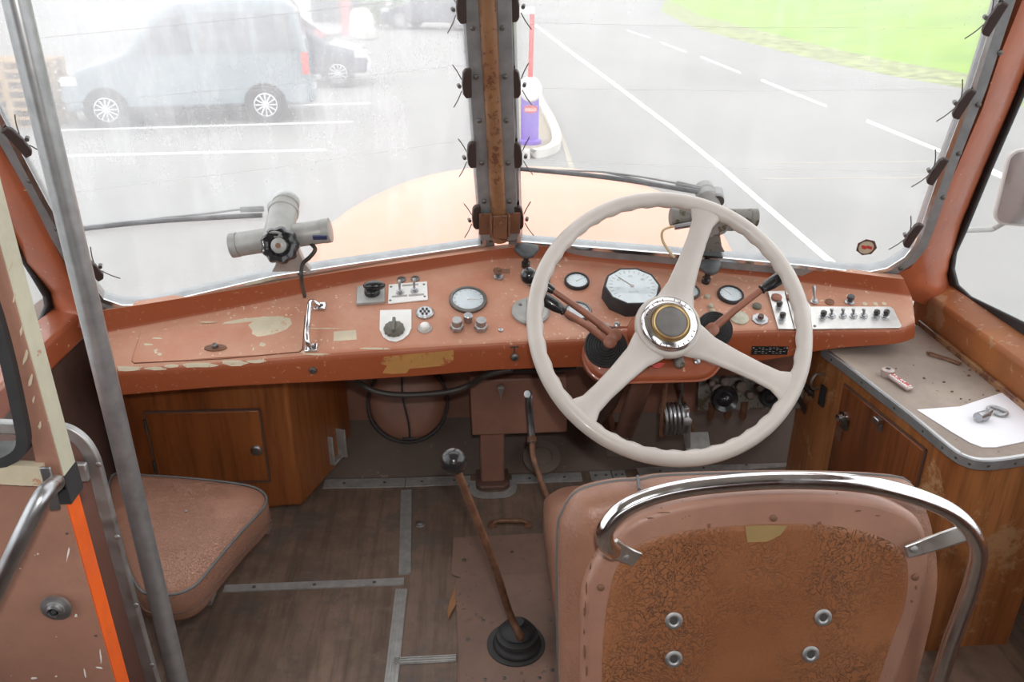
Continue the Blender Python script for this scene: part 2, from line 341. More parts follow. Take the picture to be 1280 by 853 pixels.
def build(mb, name, mat, parent=None, bevel=0.0, smooth=35, origin=None, kind=None, seg=2):
    vs = mb.v
    if origin is None:
        lo = V([min(p[i] for p in vs) for i in range(3)]); hi = V([max(p[i] for p in vs) for i in range(3)])
        origin = V(((lo.x+hi.x)/2, (lo.y+hi.y)/2, lo.z))
    me = bpy.data.meshes.new(name); me.from_pydata([p-origin for p in vs], [], mb.f); me.validate(); 
    import bmesh
    bm = bmesh.new(); bm.from_mesh(me); bmesh.ops.remove_doubles(bm, verts=bm.verts, dist=1e-6); bmesh.ops.recalc_face_normals(bm, faces=bm.faces); bm.to_mesh(me); bm.free()
    me.materials.append(M[mat] if isinstance(mat, str) else mat)
    if smooth: 
        me.shade_smooth(); me.set_sharp_from_angle(angle=math.radians(smooth))
    o = bpy.data.objects.new(name, me); COL.objects.link(o)
    place(o, origin, parent)
    if bevel:
        b = o.modifiers.new('soft_edges', 'BEVEL'); b.width = bevel; b.segments = seg; b.limit_method = 'ANGLE'; b.angle_limit = math.radians(40); b.harden_normals = False
    if kind: o['kind'] = kind
    return o
def place(o, w, parent):
    WLOC[o.name] = V(w)
    if parent is not None: o.parent = parent; o.location = V(w)-WLOC[parent.name]
    else: o.location = V(w)
def tag(o, label, cat, group=None):
    o['label'] = label; o['category'] = cat
    if group: o['group'] = group
    return o
def thing(name, label, cat, loc, group=None):
    o = bpy.data.objects.new(name, None); COL.objects.link(o); place(o, V(loc), None); o.empty_display_size = 0.05
    return tag(o, label, cat, group)
def sempty(name, loc):
    o = bpy.data.objects.new(name, None); COL.objects.link(o); place(o, V(loc), None); o.empty_display_size = 0.05; o['kind'] = 'structure'; return o
def spl(pts, n=6, loop=False):
    pts = [V(p) for p in pts]; m = len(pts); out = []
    for i in range(m if loop else m-1):
        if loop: a, b, c, d = pts[i-1], pts[i], pts[(i+1) % m], pts[(i+2) % m]
        else: a, b, c, d = pts[max(i-1, 0)], pts[i], pts[i+1], pts[min(i+2, m-1)]
        for k in range(n):
            t = k/n; out.append(0.5*((2*b)+(c-a)*t+(2*a-5*b+4*c-d)*t*t+(3*b-a-3*c+d)*t**3))
    if not loop: out.append(pts[-1])
    return out
def offset(pts, n, w):
    """push a closed outline outwards by w within its plane"""
    n = V(n).normalized(); c = sum(pts, V())/len(pts); m = len(pts); out = []
    area = sum((pts[i]-c).cross(pts[(i+1) % m]-c).dot(n) for i in range(m)); sg = 1 if area > 0 else -1
    for i in range(m):
        e = (pts[(i+1) % m]-pts[i]).normalized(); e0 = (pts[i]-pts[i-1]).normalized()
        a, b = e.cross(n)*sg, e0.cross(n)*sg; q = a+b; q = q/max(q.dot(q)/2, 0.5) if q.length > 1e-6 else a
        out.append(pts[i]+q*w)
    return out
def text(body, fr, size, mat, parent, name, ext=0.0004, align='CENTER'):
    cu = bpy.data.curves.new(name, 'FONT'); cu.body = body; cu.size = size; cu.extrude = ext; cu.align_x = align; cu.align_y = 'CENTER'
    to = bpy.data.objects.new('lettering_source', cu); COL.objects.link(to)
    me = bpy.data.meshes.new_from_object(to.evaluated_get(bpy.context.evaluated_depsgraph_get())); bpy.data.objects.remove(to); me.name = name
    me.materials.clear(); me.materials.append(M[mat]); o = bpy.data.objects.new(name, me); COL.objects.link(o)
    place(o, fr.o, parent)
    o.rotation_euler = Matrix((fr.x, fr.y, fr.z)).transposed().to_euler(); return o
def screw(fr, r, h, parent, name='screw', mat='darksteel'):
    return build(MB(fr).lathe([(r, 0), (r*0.95, h*0.6), (r*0.55, h)], 10), name, mat, parent)

# ================================================================== OUTDOORS (structure)
GZ = -1.25
g = MB(); g.add([(-90,-25,GZ),(90,-25,GZ),(90,160,GZ),(-90,160,GZ)], [(0,1,2,3)]); o = build(g, 'ground', 'asphalt', kind='structure')
def ground_strip(name, pts_l, pts_r, mat, z=0.006, parent=None):
    a = [PZ(x, y, GZ+z) for x, y in pts_l]; b = [PZ(x, y, GZ+z) for x, y in pts_r]
    mb = MB(); n = len(a); dn = V((0,0,-z))
    mb.loft([[p, q, q+dn, p+dn] for p, q in zip(a, b)], raw=True)
    return build(mb, name, mat, kind='structure', smooth=0)
ground_strip('road_line', [(668,32),(701,58),(762,103),(833,157),(904,215),(965,268),(1022,318),(1064,352)], [(670,30),(705,56.5),(767,102),(839,156),(911,214),(973,267),(1033,318),(1076,352)], 'roadpaint')
for a, b, w in [((785,38),(812,47),.6),((827,53),(858,65),.8),((877,71),(926,91),1.0),((952,100),(1034,133),1.3),((1084,151),(1182,191),1.8),((1240,214),(1300,240),3.6)]:
    ground_strip('road_line', [(a[0], a[1]-w), (b[0], b[1]-w)], [(a[0]-1, a[1]+w), (b[0]-1, b[1]+w)], 'roadpaint')
for a, b, w in [((60,195),(407,187),1.1),((60,163),(440,152),.8),((380,131),(462,129),.7)]:
    ground_strip('road_line', [(a[0], a[1]-w), (b[0], b[1]-w)], [(a[0], a[1]+w), (b[0], b[1]+w)], 'roadpaint')
ground_strip('road_seam', [(676,118),(690,145),(703,180),(712,214)], [(678,118),(694,145),(708,180),(719,214)], 'tar', 0.004)
for k, yy in enumerate((204, 224)):
    ground_strip('road_seam', [(950, yy-0.6), (1160, yy-2.6)], [(950, yy+0.3), (1160, yy-1.7)], 'tar', 0.003)
# meadow beyond the road
edge = [(826,14),(870,36),(930,52),(1000,70),(1060,84),(1120,96),(1200,110),(1300,140)]
e0 = [PZ(x, y, GZ) for x, y in edge]; e1 = [PZ(x+6, y-15, GZ) + V((0,0,0.06)) for x, y in edge]
build(MB().loft([[a, b, b+V((0,0,-0.1)), a+V((0,0,-0.1))] for a, b in zip(e0, e1)], raw=True), 'grass_verge', 'verge', kind='structure')
rows = [e1]
for dx, dz in ((2, 0.12), (5, 0.5), (9, 1.1), (16, 1.8), (26, 2.1), (60, 2.0)):
    rows.append([p + V((dx, dx*0.25, dz)) for p in e1])
m_ = MB(); n_ = len(e1)
m_.loft([list(r) for r in rows], raw=True, ring_closed=False); build(m_, 'meadow_field', 'grass', kind='structure')
# traffic island kerb with gravel
isl = [(640,190),(662,193),(684,189),(695,181),(694,166),(686,148),(678,134),(672,122),(640,120)]
ip = [PZ(x, y, GZ+0.05) for x, y in isl]
build(MB().slab([p-V((0,0,0.05)) for p in ip], (0,0,0.05)), 'gravel_path', 'gravel', kind='structure')
build(MB().bar(spl(ip[:8], 4), 0.13, 0.12, (1,0.2,0)), 'kerb', 'kerb', kind='structure')
# far white building with a red corner post
bA = PZ(250, 46, GZ); bB = PZ(436, 44, GZ)
bd = MB(); bd.box((( bA.x+bB.x)/2, bA.y+1.8, GZ+3.2), (abs(bB.x-bA.x), 1.6, 6.4)); 
bld = tag(build(bd, 'white_building', 'render_white'), 'white rendered building far behind the parked grey van', 'building')
WLOC[bld.name] = V(bld.location)
build(MB().box((bB.x-0.1, bA.y+0.85, GZ+3.2), (0.32, 0.32, 6.4)), 'corner_post', 'red', bld)
build(MB().box(((bA.x+bB.x)/2+2, bA.y+0.95, GZ+1.6), (1.6, 0.12, 2.4)), 'doorway', 'carglass', bld)
for k in range(2):
    build(MB().box((bA.x+2.0+k*2.4, bA.y+0.95, GZ+2.2), (1.5, 0.12, 1.2)), 'window_pane', 'carglass', bld)
# vehicles
def wheel_parts(fr, r, parent, spokes=12):
    # fr.z points out of the side of the car
    t = build(MB(fr).lathe([(r*0.62, -0.20), (r*0.92, -0.21), (r, -0.17), (r, -0.03), (r*0.92, 0.0), (r*0.66, 0.0)], 28), 'wheel', 'tyre', parent)
    h = MB(fr).lathe([(r*0.66, -0.03), (r*0.66, 0.004), (r*0.60, 0.008), (r*0.58, -0.03)], 28)
    for k in range(spokes):
        a = 2*math.pi*k/spokes; c, s_ = math.cos(a), math.sin(a)
        h.tube([fr(c*r*0.1, s_*r*0.1, 0.004), fr(c*r*0.6, s_*r*0.6, 0.0)], r*0.05, 6)
    h.lathe([(r*0.16, -0.02), (r*0.14, 0.014)], 16)
    build(h, 'wheel_rim', 'alloy', t)
def vehicle(name, label, cat, front, rear, prof, glass, paint, width, wr, wb, group=None, lamps=()):
    """front/rear: where the near wheels touch the ground; prof in metres (s from front wheel, h)"""
    ex = (rear-front); L = ex.length; ex.normalize(); nz = ex.cross(V((0,0,1)))      # towards the viewer side
    if nz.y > 0: nz = -nz
    root = thing(name, label, cat, front)
    k = L/wb
    def P3(s, h, d=0.0): return front + ex*s*k + V((0,0,h)) + nz*d
    ring0 = [P3(s, h, 0 if h < 1.0 else -0.12*(h-1.0)/0.8) for s, h in prof]
    ring1 = [P3(s, h, -width + (0 if h < 1.0 else 0.12*(h-1.0)/0.8)) for s, h in prof]
    body = build(MB().loft([ring0, ring1], raw=True), 'body', paint, root, bevel=0.07, seg=3)
    for gpoly in glass:
        build(MB().slab([P3(s, h, 0.004-(0 if h < 1.0 else 0.12*(h-1.0)/0.8)) for s, h in gpoly], nz*0.012), 'side_window', 'carglass', root)
    for s in (0, wb):
        fr = Fr(P3(s, wr, 0.02), nz, (0,0,1)); 
        arch = MB(fr).lathe([(wr*1.2, -0.03), (wr*1.2, -0.012), (wr*0.9, -0.012)], 28); build(arch, 'wheel_arch', 'tyre', root)
        wheel_parts(fr, wr, root)
        wheel_parts(Fr(P3(s, wr, -width+0.2), nz, (0,0,1)), wr, root)
    for (s, h, ws, hh, mt, nm, dd) in lamps:
        a = [P3(s-ws/2, h-hh/2, 0), P3(s+ws/2, h-hh/2, 0), P3(s+ws/2, h+hh/2, 0), P3(s-ws/2, h+hh/2, 0)]
        build(MB().slab([p-nz*dd for p in a], nz*(dd+0.02)), nm, mt, root)
    return root, P3
vanprof = [(-0.62,0.25),(-0.68,0.5),(-0.60,0.74),(-0.35,0.88),(0.15,1.02),(0.42,1.12),(0.95,1.66),(1.25,1.82),(2.2,1.88),(3.05,1.86),(3.26,1.76),(3.38,1.1),(3.42,0.5),(3.40,0.26)]
van, P3 = vehicle('van', 'silver grey van with multi-spoke wheels parked across the parking bay', 'van', PZ(138,160,GZ), PZ(335,153,GZ), vanprof,
    [[(0.62,1.12),(1.05,1.60),(1.45,1.68),(1.5,1.12)], [(1.62,1.12),(1.62,1.70),(2.45,1.70),(2.45,1.12)], [(2.57,1.12),(2.57,1.70),(3.12,1.66),(3.2,1.12)]],
    'vanpaint', 1.65, 0.285, 2.6, lamps=[(3.34,0.92,0.12,0.34,'taillight','tail_light',0.16),(-0.5,0.72,0.26,0.12,'alloy','headlight',0.2)])
build(MB().bar([P3(0.3,0.24,0.02), P3(2.3,0.24,0.02)], 0.06, 0.05, (0,0,1)), 'side_skirt', 'tyre', van)
build(MB().bar([P3(3.42,0.42,0.0), P3(3.42,0.42,-1.6)], 0.22, 0.12, (0,0,1)), 'bumper', 'vanpaint', van, bevel=0.02)
carprof = [(-0.75,0.28),(-0.82,0.5),(-0.72,0.68),(0.2,0.88),(0.95,1.32),(1.5,1.42),(2.3,1.38),(3.1,0.98),(3.45,0.9),(3.5,0.45),(3.4,0.27)]
carglass = [[(0.55,0.92),(1.05,1.28),(1.55,1.34),(1.6,0.92)], [(1.7,0.92),(1.7,1.34),(2.3,1.30),(2.75,0.95)]]
car1, Q3 = vehicle('car', 'dark blue car parked behind the rear of the grey van', 'car', PZ(424,110,GZ), PZ(300,113,GZ), carprof, carglass, 'darkcar', 1.6, 0.29, 2.5,
    lamps=[(-0.62,0.66,0.34,0.13,'alloy','headlight',0.3),(-0.80,0.42,0.10,0.16,'alloy','number_plate',0.9)])
car2, Q4 = vehicle('car', 'dark blue car standing far off beside the bushes', 'car', PZ(500,37,GZ), PZ(575,39,GZ), carprof, carglass, 'darkcar', 1.6, 0.32, 2.5,
    lamps=[(-0.6,0.66,0.34,0.13,'alloy','headlight',0.3)])
# pallets
pal0 = None
pc = PZ(64, 160, GZ); pdirx = V((0.99, -0.1, 0)); pdiry = V((0.1, 0.99, 0))
def pallet_mesh():
    mb = MB(Fr((0,0,0), (0,0,1), pdiry))
    for j in range(5): mb.box((-0.6, 0.05+j*0.175, 0.133), (1.2, 0.10, 0.022))
    for j in range(3): mb.box((-0.6, 0.05+j*0.35, 0.011), (1.2, 0.10, 0.022))
    for i in range(3):
        mb.box((-0.05-i*0.55, 0.4, 0.111), (0.10, 0.8, 0.022))
        for j in range(3): mb.box((-0.05-i*0.55, 0.05+j*0.35, 0.061), (0.10, 0.10, 0.078))
    return mb
where = ['lowest pallet of the stack beside the van, on the asphalt', 'second pallet from the ground in the stack beside the van', 'third pallet from the ground in the stack beside the van',
         'fourth pallet from the ground in the stack beside the van', 'fifth pallet from the ground in the stack beside the van', 'sixth pallet from the ground, just below the topmost', 'topmost pallet of the wooden stack beside the van']
for k in range(7):
    if pal0 is None: p = pal0 = build(pallet_mesh(), 'wooden_pallet', 'pallet', origin=V((0,0,0)))
    else: p = pal0.copy(); COL.objects.link(p)
    p.location = pc + V((0.01*(-1)**k, 0, 0.1445*k)); tag(p, where[k], 'pallet', 'wooden pallets in the stack beside the van')
# barrier post
bp0 = PZ(662, 179, GZ+0.05)
bt = thing('barrier_post', 'purple barrier post with red upright arm on the gravel island', 'barrier', bp0)
build(MB(Fr(bp0)).lathe([(0.17,0),(0.17,0.05),(0.13,0.07),(0.13,0.66),(0.12,0.68)], 20), 'post', 'purple', bt)
build(MB(Fr(bp0+V((0,-0.05,0.76)), (0,-1,0), (0,0,1))).lathe([(0.14,-0.14),(0.16,-0.1),(0.16,0.1),(0.13,0.14)], 20), 'pivot_cover', 'white', bt)
build(MB().tube([bp0+V((0,0,0.84)), bp0+V((0.02,0,1.78))], 0.035, 10), 'arm', 'red', bt)
build(MB(Fr(bp0+V((-0.06,0,1.78)))).box((0,0,0), (0.22,0.1,0.08)), 'tip', 'white', bt)
build(MB(Fr(bp0+V((0,-0.128,0.50)), (0,-1,0), (0,0,1))).lathe([(0.10,0),(0.10,0.01)], 24, sy=0.55), 'badge', 'red', bt)
text('esso', Fr(bp0+V((0,-0.140,0.50)), (0,-1,0), (0,0,1)), 0.09, 'white', bt, 'badge_lettering', 0.002)
# bushes and blocks far off
def shrub(px, py, r, label, n=260):
    c = PZ(px, py, GZ); mb = MB()
    rnd = random.Random(px)
    for _ in range(n):
        u = V((rnd.gauss(0,1), rnd.gauss(0,1), abs(rnd.gauss(0,1)))).normalized()*r*rnd.uniform(0.6, 1.0); p = c + V((u.x, u.y*0.8, u.z*1.1+0.05))
        a = V((rnd.uniform(-1,1), rnd.uniform(-1,1), rnd.uniform(-1,1))).normalized()*0.14; b = a.orthogonal().normalized()*0.07
        mb.add([p-a, p+b, p+a, p-b+V((0,0,0.01))], [(0,1,2,3)], True)
    root = tag(build(mb, 'bush', 'bush', smooth=0, origin=c), label, 'bush'); WLOC[root.name] = c
    build(MB().tube([c, c+V((0,0,r*0.8))], 0.05, 6), 'stem', 'rust', root)
shrub(452, 34, 1.1, 'ragged bush between the white building and the far dark car')
shrub(482, 22, 1.3, 'taller bush just behind the nose of the far dark car')
blk = PZ(453, 49, GZ)
mb = MB(Fr(blk)).lathe([(0.42,0),(0.46,0.25),(0.38,0.75),(0.26,0.95)], 7); tag(build(mb, 'stone_block', 'kerb', bevel=0.05, smooth=20), 'pale stone block in front of the ragged bush', 'stone')

# ================================================================== BUS SHELL
dA = lambda t: 0.68+(0.63-0.68)*t if t <= 1 else 0.63+(0.66-0.63)*(t-1)
ML = UP(603, 303, 0.615); LL = UP(125, 380, 0.665)
MR = UP(648, 300, 0.612); RR = UP(1130, 340, 0.650)
lean = V((0, -0.24, 1)).normalized()
nL = (ML-LL).cross(lean).normalized(); nR = (RR-MR).cross(lean).normalized()
if nL.y > 0: nL = -nL
if nR.y > 0: nR = -nR
def onL(x, y, d=0.0): return PP(x, y, ML+nL*d, nL)
def onR(x, y, d=0.0): return PP(x, y, MR+nR*d, nR)
lout = [(601,302),(430,327),(340,341),(238,365),(183,376.5),(153,377),(130,369),(116,350),(105,325),(61,250),(0,134),(-60,20),(-95,-70),(-80,-110),(-30,-130),(300,-130),(566,-130),(578,0)]
rout = [(652,298),(900,318),(998,327),(1060,334.5),(1085,335.5),(1107,331),(1129,317),(1140,303),(1146,288),(1176,200),(1210,109),(1241,10),(1270,-80),(1262,-120),(1220,-135),(900,-130),(638,-130),(643,0)]
def windscreen(name, outl, on, n, glassmat):
    pts = [on(*p) for p in outl]
    fr_o = offset(pts, n, 0.030)
    root = build(MB().ring([p+n*0.012 for p in pts], [p+n*0.012 for p in fr_o], -n*0.03), name, 'alu_trim', kind='structure', smooth=30)
    ch_o = offset(pts, n, 0.009)
    build(MB().ring([p+n*0.016 for p in pts], [p+n*0.016 for p in ch_o], -n*0.006), 'chrome_bead', 'chrome', root)
    build(MB().slab([p-n*0.004 for p in offset(pts, n, 0.004)], -n*0.004), 'glass_pane', glassmat, root, smooth=0)
    return root, pts
w1, p1 = windscreen('window_1', lout, onL, nL, 'screen_l')
w2, p2 = windscreen('window_2', rout, onR, nR, 'screen_r')
def clip(px, py, on, n, ang, parent, flip=1, wires=True):
    c = on(px, py, 0.02); fr = Fr(c, n, V((0,0,1)))
    ca, sa = math.cos(ang), math.sin(ang)
    def q(x, y): return (x*ca-y*sa, x*sa+y*ca)
    sh = [(-0.010,-0.030),(0.002,-0.030),(0.007,-0.023),(0.009,0.0),(0.007,0.023),(0.002,0.030),(-0.010,0.030)]
    o = build(MB(fr).add([(*q(x*flip, y), 0) for x, y in sh]+[(*q(x*flip, y), 0.012) for x, y in sh],
        [tuple(range(7)), tuple(range(13, 6, -1))]+[(i, (i+1) % 7, (i+1) % 7+7, i+7) for i in range(7)]), 'rubber_clip', M['rubclip'], parent, bevel=0.002)
    if wires:
        mb = MB(fr)
        for s in (-1, 1):
            P = [(*q(flip*0.012, s*0.012), 0.012), (*q(flip*0.020, s*0.028), 0.014), (*q(flip*0.030, s*0.044), 0.014)]
            mb.tube(spl([fr(*p) for p in P], 3), 0.0012, 6)
        mb.lathe([(0.004, 0.01), (0.004, 0.02)], 8, o=(q(flip*0.018, 0)[0], q(flip*0.018, 0)[1], 0))
        build(mb, 'wire_prong', 'darksteel', o)
    return o
M['rubclip'] = simple('brown_rubber_clip', (0.045, 0.026, 0.022), 0.5)
for x, y in [(577,8),(584,103),(590,192),(596,270)]: clip(x-2, y, onL, nL, 0.06, w1, -1)
clip(24, 175, onL, nL, 0.45, w1, 1); clip(116, 333, onL, nL, 0.45, w1, 1)
for x, y in [(644,6),(646,103),(648,192),(650,270)]: clip(x, y, onR, nR, 0.06, w2, 1)
for x, y in [(1240,22),(1202,128),(1169,212),(1139,292)]: clip(x, y, onR, nR, -0.28, w2, -1)
# heating wires strung between the clips
for (a, b, on, n, w) in [((45,48),(572,-8),onL,nL,w1),((48,132),(578,82),onL,nL,w1),((95,240),(582,175),onL,nL,w1),((655,28),(1190,35),onR,nR,w2),((660,110),(1190,112),onR,nR,w2),((665,200),(1160,215),onR,nR,w2)]:
    build(MB().tube([on(*a, 0.006), on((a[0]+b[0])/2, (a[1]+b[1])/2+3, 0.006), on(*b, 0.006)], 0.00022, 5), 'heating_wire', 'white', w)
for on, n, w, L in [(onL, nL, w1, [(557,28),(565,95),(572,152),(580,205),(587,252),(10,164),(42,226),(76,286),(134,384)]), (onR, nR, w2, [(1244,66),(1217,131),(1193,192),(1173,247),(1120,333.5)])]:
    for x, y in (L[5:] if on is onL else L): screw(Fr(on(x+(6 if on is onR else -5), y+(2 if y > 330 else 0), 0.012), n), 0.0055, 0.003, w)
# sticker inside the right pane
st = onR(1083, 309, 0.0); fs = Fr(st+nR*0.0005, nR, (0,0,1))
o = build(MB(fs).lathe([(0.0225,0),(0.0225,0.0012)], 7, sy=0.95), 'sticker', M['tape'], w2); 
M['stick_dark'] = simple('sticker_border', (0.13, 0.06, 0.05), 0.6)
o.data.materials.clear(); o.data.materials.append(M['stick_dark'])
o2 = build(MB(Fr(fs(-0.001,0.0,0.0012), nR, (0,0,1))).lathe([(0.016,0),(0.016,0.001)], 24), 'sticker_face', M['cream_patch'], o)
mb = MB(Fr(fs(0,0,0.0024), nR, (0.25,0,1))); mb.box((0,0.001,0), (0.024,0.005,0.001)); mb.box((0.004,0.004,0), (0.012,0.004,0.001)); mb.box((-0.005,-0.003,0), (0.010,0.004,0.001))
build(mb, 'sticker_mark', 'red', o)
# centre mullion
mtop, mbot = (597,0), (625,300)
cN = ((nL+nR)*0.5).normalized()
def onM(x, y, d=0.0): return PP(x, y, UP(625,300,0.61)+cN*d, cN)
mul = sempty('trim_1', onM(625, 300, 0.02))
def midline(xa, xb, d): return [onM(xb, 300, d), onM(xa+(xb-xa)*0.5, 150, d), onM(xa, 0, d), onM(xa-(xb-xa)*0.45, -135, d)]
build(MB().tube(midline(609,625,0.030), 0.0180, 20), 'wooden_bar', 'pillarwood', mul)
build(MB().bar(midline(589,609,0.022), 0.030, 0.010, (1,0,0)), 'metal_strip', 'alu_trim', mul, bevel=0.002)
build(MB().bar(midline(630,639,0.022), 0.030, 0.010, (1,0,0)), 'metal_strip', 'alu_trim', mul, bevel=0.002)
build(MB().bar(midline(610,625,0.0), 0.092, 0.02, (1,0,0)), 'backing', 'brown_dark', mul)
for pts in ([(591,35),(595,96),(599,151),(602,204),(605,252)], [(628,35),(631,96),(633,151),(635,204),(637,252)]):
    for x, y in pts: screw(Fr(onM(x, y, 0.030), cN), 0.0055, 0.004, mul)
br = MB(Fr(onM(625, 283, 0.052), cN, (0,0,1))); br.box((-0.034,0,-0.012), (0.026,0.055,0.004)); br.box((0.034,0,-0.012), (0.026,0.055,0.004)); br.box((0,0.0,0.004), (0.032,0.06,0.005)); br.lathe([(0.006,0.005),(0.005,0.012)], 12, o=(0,0.012,0))
br.box((-0.020,0,-0.004),(0.006,0.055,0.018)); br.box((0.020,0,-0.004),(0.006,0.055,0.018))
M['rustplate'] = worn('rusty_bracket', (0.19,0.075,0.035), (0.26,0.11,0.05), (0.08,0.03,0.02), 0.5, 0.58, 22, 60, 0.66)
build(br, 'base_bracket', 'rustplate', mul, bevel=0.002)
# header above the windscreens, side pillars
XR = 1.13; XL = -0.90
def sideR(x, y): return PX(x, y, XR)
def sideL(x, y): return PX(x, y, XL)
def patch(pairs, bulge=0.018, mat='orange', name='trim_2', parent=None):
    rows = []
    for a, b in pairs:
        m = (a+b)/2; d = (O-m).normalized()*bulge; r = []
        for k in range(9):
            t = k/8; r.append(a.lerp(b, t)+d*math.sin(math.pi*t)**0.6)
        r += [b+V((0,0.05,0))+(b-a).normalized()*0.0, a+V((0,0.05,0))]
        rows.append(r)
    return build(MB().loft(rows, raw=True), name, mat, parent, kind='structure', smooth=50)
def outR(x, y): return onR(x, y, 0.012)
def outL(x, y): return onL(x, y, 0.012)
patch([(outR(1330,-150), sideR(1390,-150)), (outR(1278,0), sideR(1322,0)), (outR(1250,70), sideR(1291,70)), (outR(1228,136), sideR(1264,136)), (outR(1196,210), sideR(1232,210)), (outR(1166,279), sideR(1204,279)),
       (outR(1153,316), sideR(1189,325)), (outR(1138,335), sideR(1186,345)), (outR(1118,344), sideR(1190,363)), (outR(1105,346), sideR(1190,378)), (outR(1108,362), sideR(1180,392))], name='trim_3')
patch([(outL(-140,-150), sideL(-120,-120)), (outL(-72,50), sideL(-50,140)), (outL(-2,177), sideL(-4,252)), (outL(41,252), sideL(14,290)), (outL(73,317), sideL(32,330)), (outL(96,358), sideL(61,366)), (outL(117,384), sideL(65,388)),
       (outL(128,392), sideL(62,402)), (outL(131,402), sideL(47,422))], name='trim_2')
hd = MB(); hp = [onL(-80,-125,0.03), onL(590,-128,0.03), onR(650,-128,0.03), onR(1300,-128,0.03)]
hd.bar(hp, 0.12, 0.05, (0,-0.3,1)); build(hd, 'trim_4', 'orange', kind='structure')
# side window, right: seal, pane, mirror outside
sr = [(1205,290),(1192,316),(1190,337),(1197,360),(1212,372),(1280,410)]
def side_window(name, X, front, glassmat):
    # close the outline towards the rear of the bus
    p = [PX(x, y, X) for x, y in front]
    zt, zb = p[0].z, p[-1].z; rear = -0.35
    out = p + [V((X, rear+0.08, p[-1].z-0.0)), V((X, rear, p[-1].z+0.08)), V((X, rear, p[0].z-0.1)), V((X, rear+0.1, p[0].z))]
    n = V((-1 if X > 0 else 1, 0, 0))
    ins = offset(out, n, -0.011); outs = offset(out, n, 0.014)
    root = build(MB().ring([q+n*0.006 for q in ins], [q+n*0.006 for q in outs], -n*0.010), name, 'blackmatt', kind='structure', bevel=0.003)
    build(MB().slab([q for q in out], -n*0.004), 'glass_pane', glassmat, root, smooth=0)
    return root
side_window('window_3', XR, [(1390,-150),(1326,0),(1290,85),(1262,150),(1236,210),(1204,288),(1192,314),(1189,337),(1195,360),(1212,376),(1281,410)], 'sideglass')
side_window('window_4', XL, [(-130,-120),(-48,140),(0,257),(20,306),(45,346),(58,368),(60,384),(53,402),(40,420),(0,440)], 'sideglass')
# walls
wr = MB()
zs = 0.53; zt = H+0.72
pr = PX(1281, 413, XR)
# right: face below window, sill top, sill front
zwin = PX(1281, 418, XR).z
wr.add([(XR,1.80,zwin-0.02),(XR,-2.5,zwin-0.02),(XR,-2.5,-0.1),(XR,1.80,-0.1),(XR+0.01,1.80,zwin-0.02),(XR+0.01,-2.5,zwin-0.02),(XR+0.01,-2.5,-0.1),(XR+0.01,1.80,-0.1)],
       [(0,1,2,3),(4,7,6,5),(0,4,5,1),(3,2,6,7),(0,3,7,4),(1,5,6,2)])
wr.box((XR+0.025,-1.7,1.2),(0.05,2.2,1.6)); wr.box((XR+0.025,0.0,1.9),(0.05,5.0,0.16))  # rear window bay closed up, out of view, to dim the cabin
wr.box((XR+0.025,-0.6,1.2),(0.05,0.3,1.4))
build(wr, 'wall_right', 'brown', kind='structure')
s1 = PX(1150,383,1.065); s2 = PX(1281,450,1.065)
sill = MB(); xs = 1.065
sill.add([(xs,1.80,0.44),(xs,1.80,zs),(XR,1.80,zs+0.02),(XR,1.80,0.44),(xs,-0.6,0.44),(xs,-0.6,zs),(XR,-0.6,zs+0.02),(XR,-0.6,0.44)], [(0,1,2,3),(4,7,6,5),(0,4,5,1),(1,5,6,2),(2,6,7,3),(0,3,7,4)])
M['sillpaint'] = worn('rubbed_sill_paint', (0.34,0.10,0.03), (0.44,0.18,0.055), (0.42,0.23,0.13), 0.45, 0.62, 9, 50, 0.66)
build(sill, 'trim_5', 'sillpaint', kind='structure', bevel=0.008)
build(MB().bar([(1.058,1.74,0.462),(1.058,0.4,0.462)], 0.016, 0.010, (0,0,1)), 'trim_6', 'pillarwood', kind='structure', bevel=0.003)
wl = MB(); zl = PX(0, 448, XL).z
wl.box((XL-0.03,-0.35,(zl-0.1)/2),(0.06,4.3,zl+0.1)); wl.box((XL-0.03,0,1.9),(0.06,5.0,0.16)); wl.box((XL-0.03,-1.45,1.2),(0.06,2.9,1.6))  # last box shuts the rear windows, added unseen to darken the interior
build(wl, 'wall_left', 'brown_dark', kind='structure')
wlf = MB(); 
a0, a1 = PX(107,417,XL+0.075), PX(-60,497,XL+0.075); b0, b1 = PX(107,450,XL+0.075), PX(-60,556,XL+0.075)
zt1 = max(a0.z, 0.0)
lsill = MB(); zA = (a0.z+a1.z)/2; zB = (b0.z+b1.z)/2
lsill.box((XL+0.0375, (a0.y+0.1)/2+0.02, (zA+zB)/2), (0.075, a0.y-0.1+0.16, zA-zB))
build(lsill, 'trim_7', 'orange', kind='structure', bevel=0.008)
build(MB().box((XL+0.02, 0.95, zB/2), (0.04, 1.75, zB)), 'baseboard_left', 'brown_dark', kind='structure')
# ceiling and rear
build(MB().box((0.1,-0.75,2.0),(2.3,4.4,0.05)), 'ceiling', 'whiteroof', kind='structure')
build(MB().box((0.1,-2.9,0.65),(2.3,0.05,1.5)), 'wall_rear', 'brown', kind='structure')
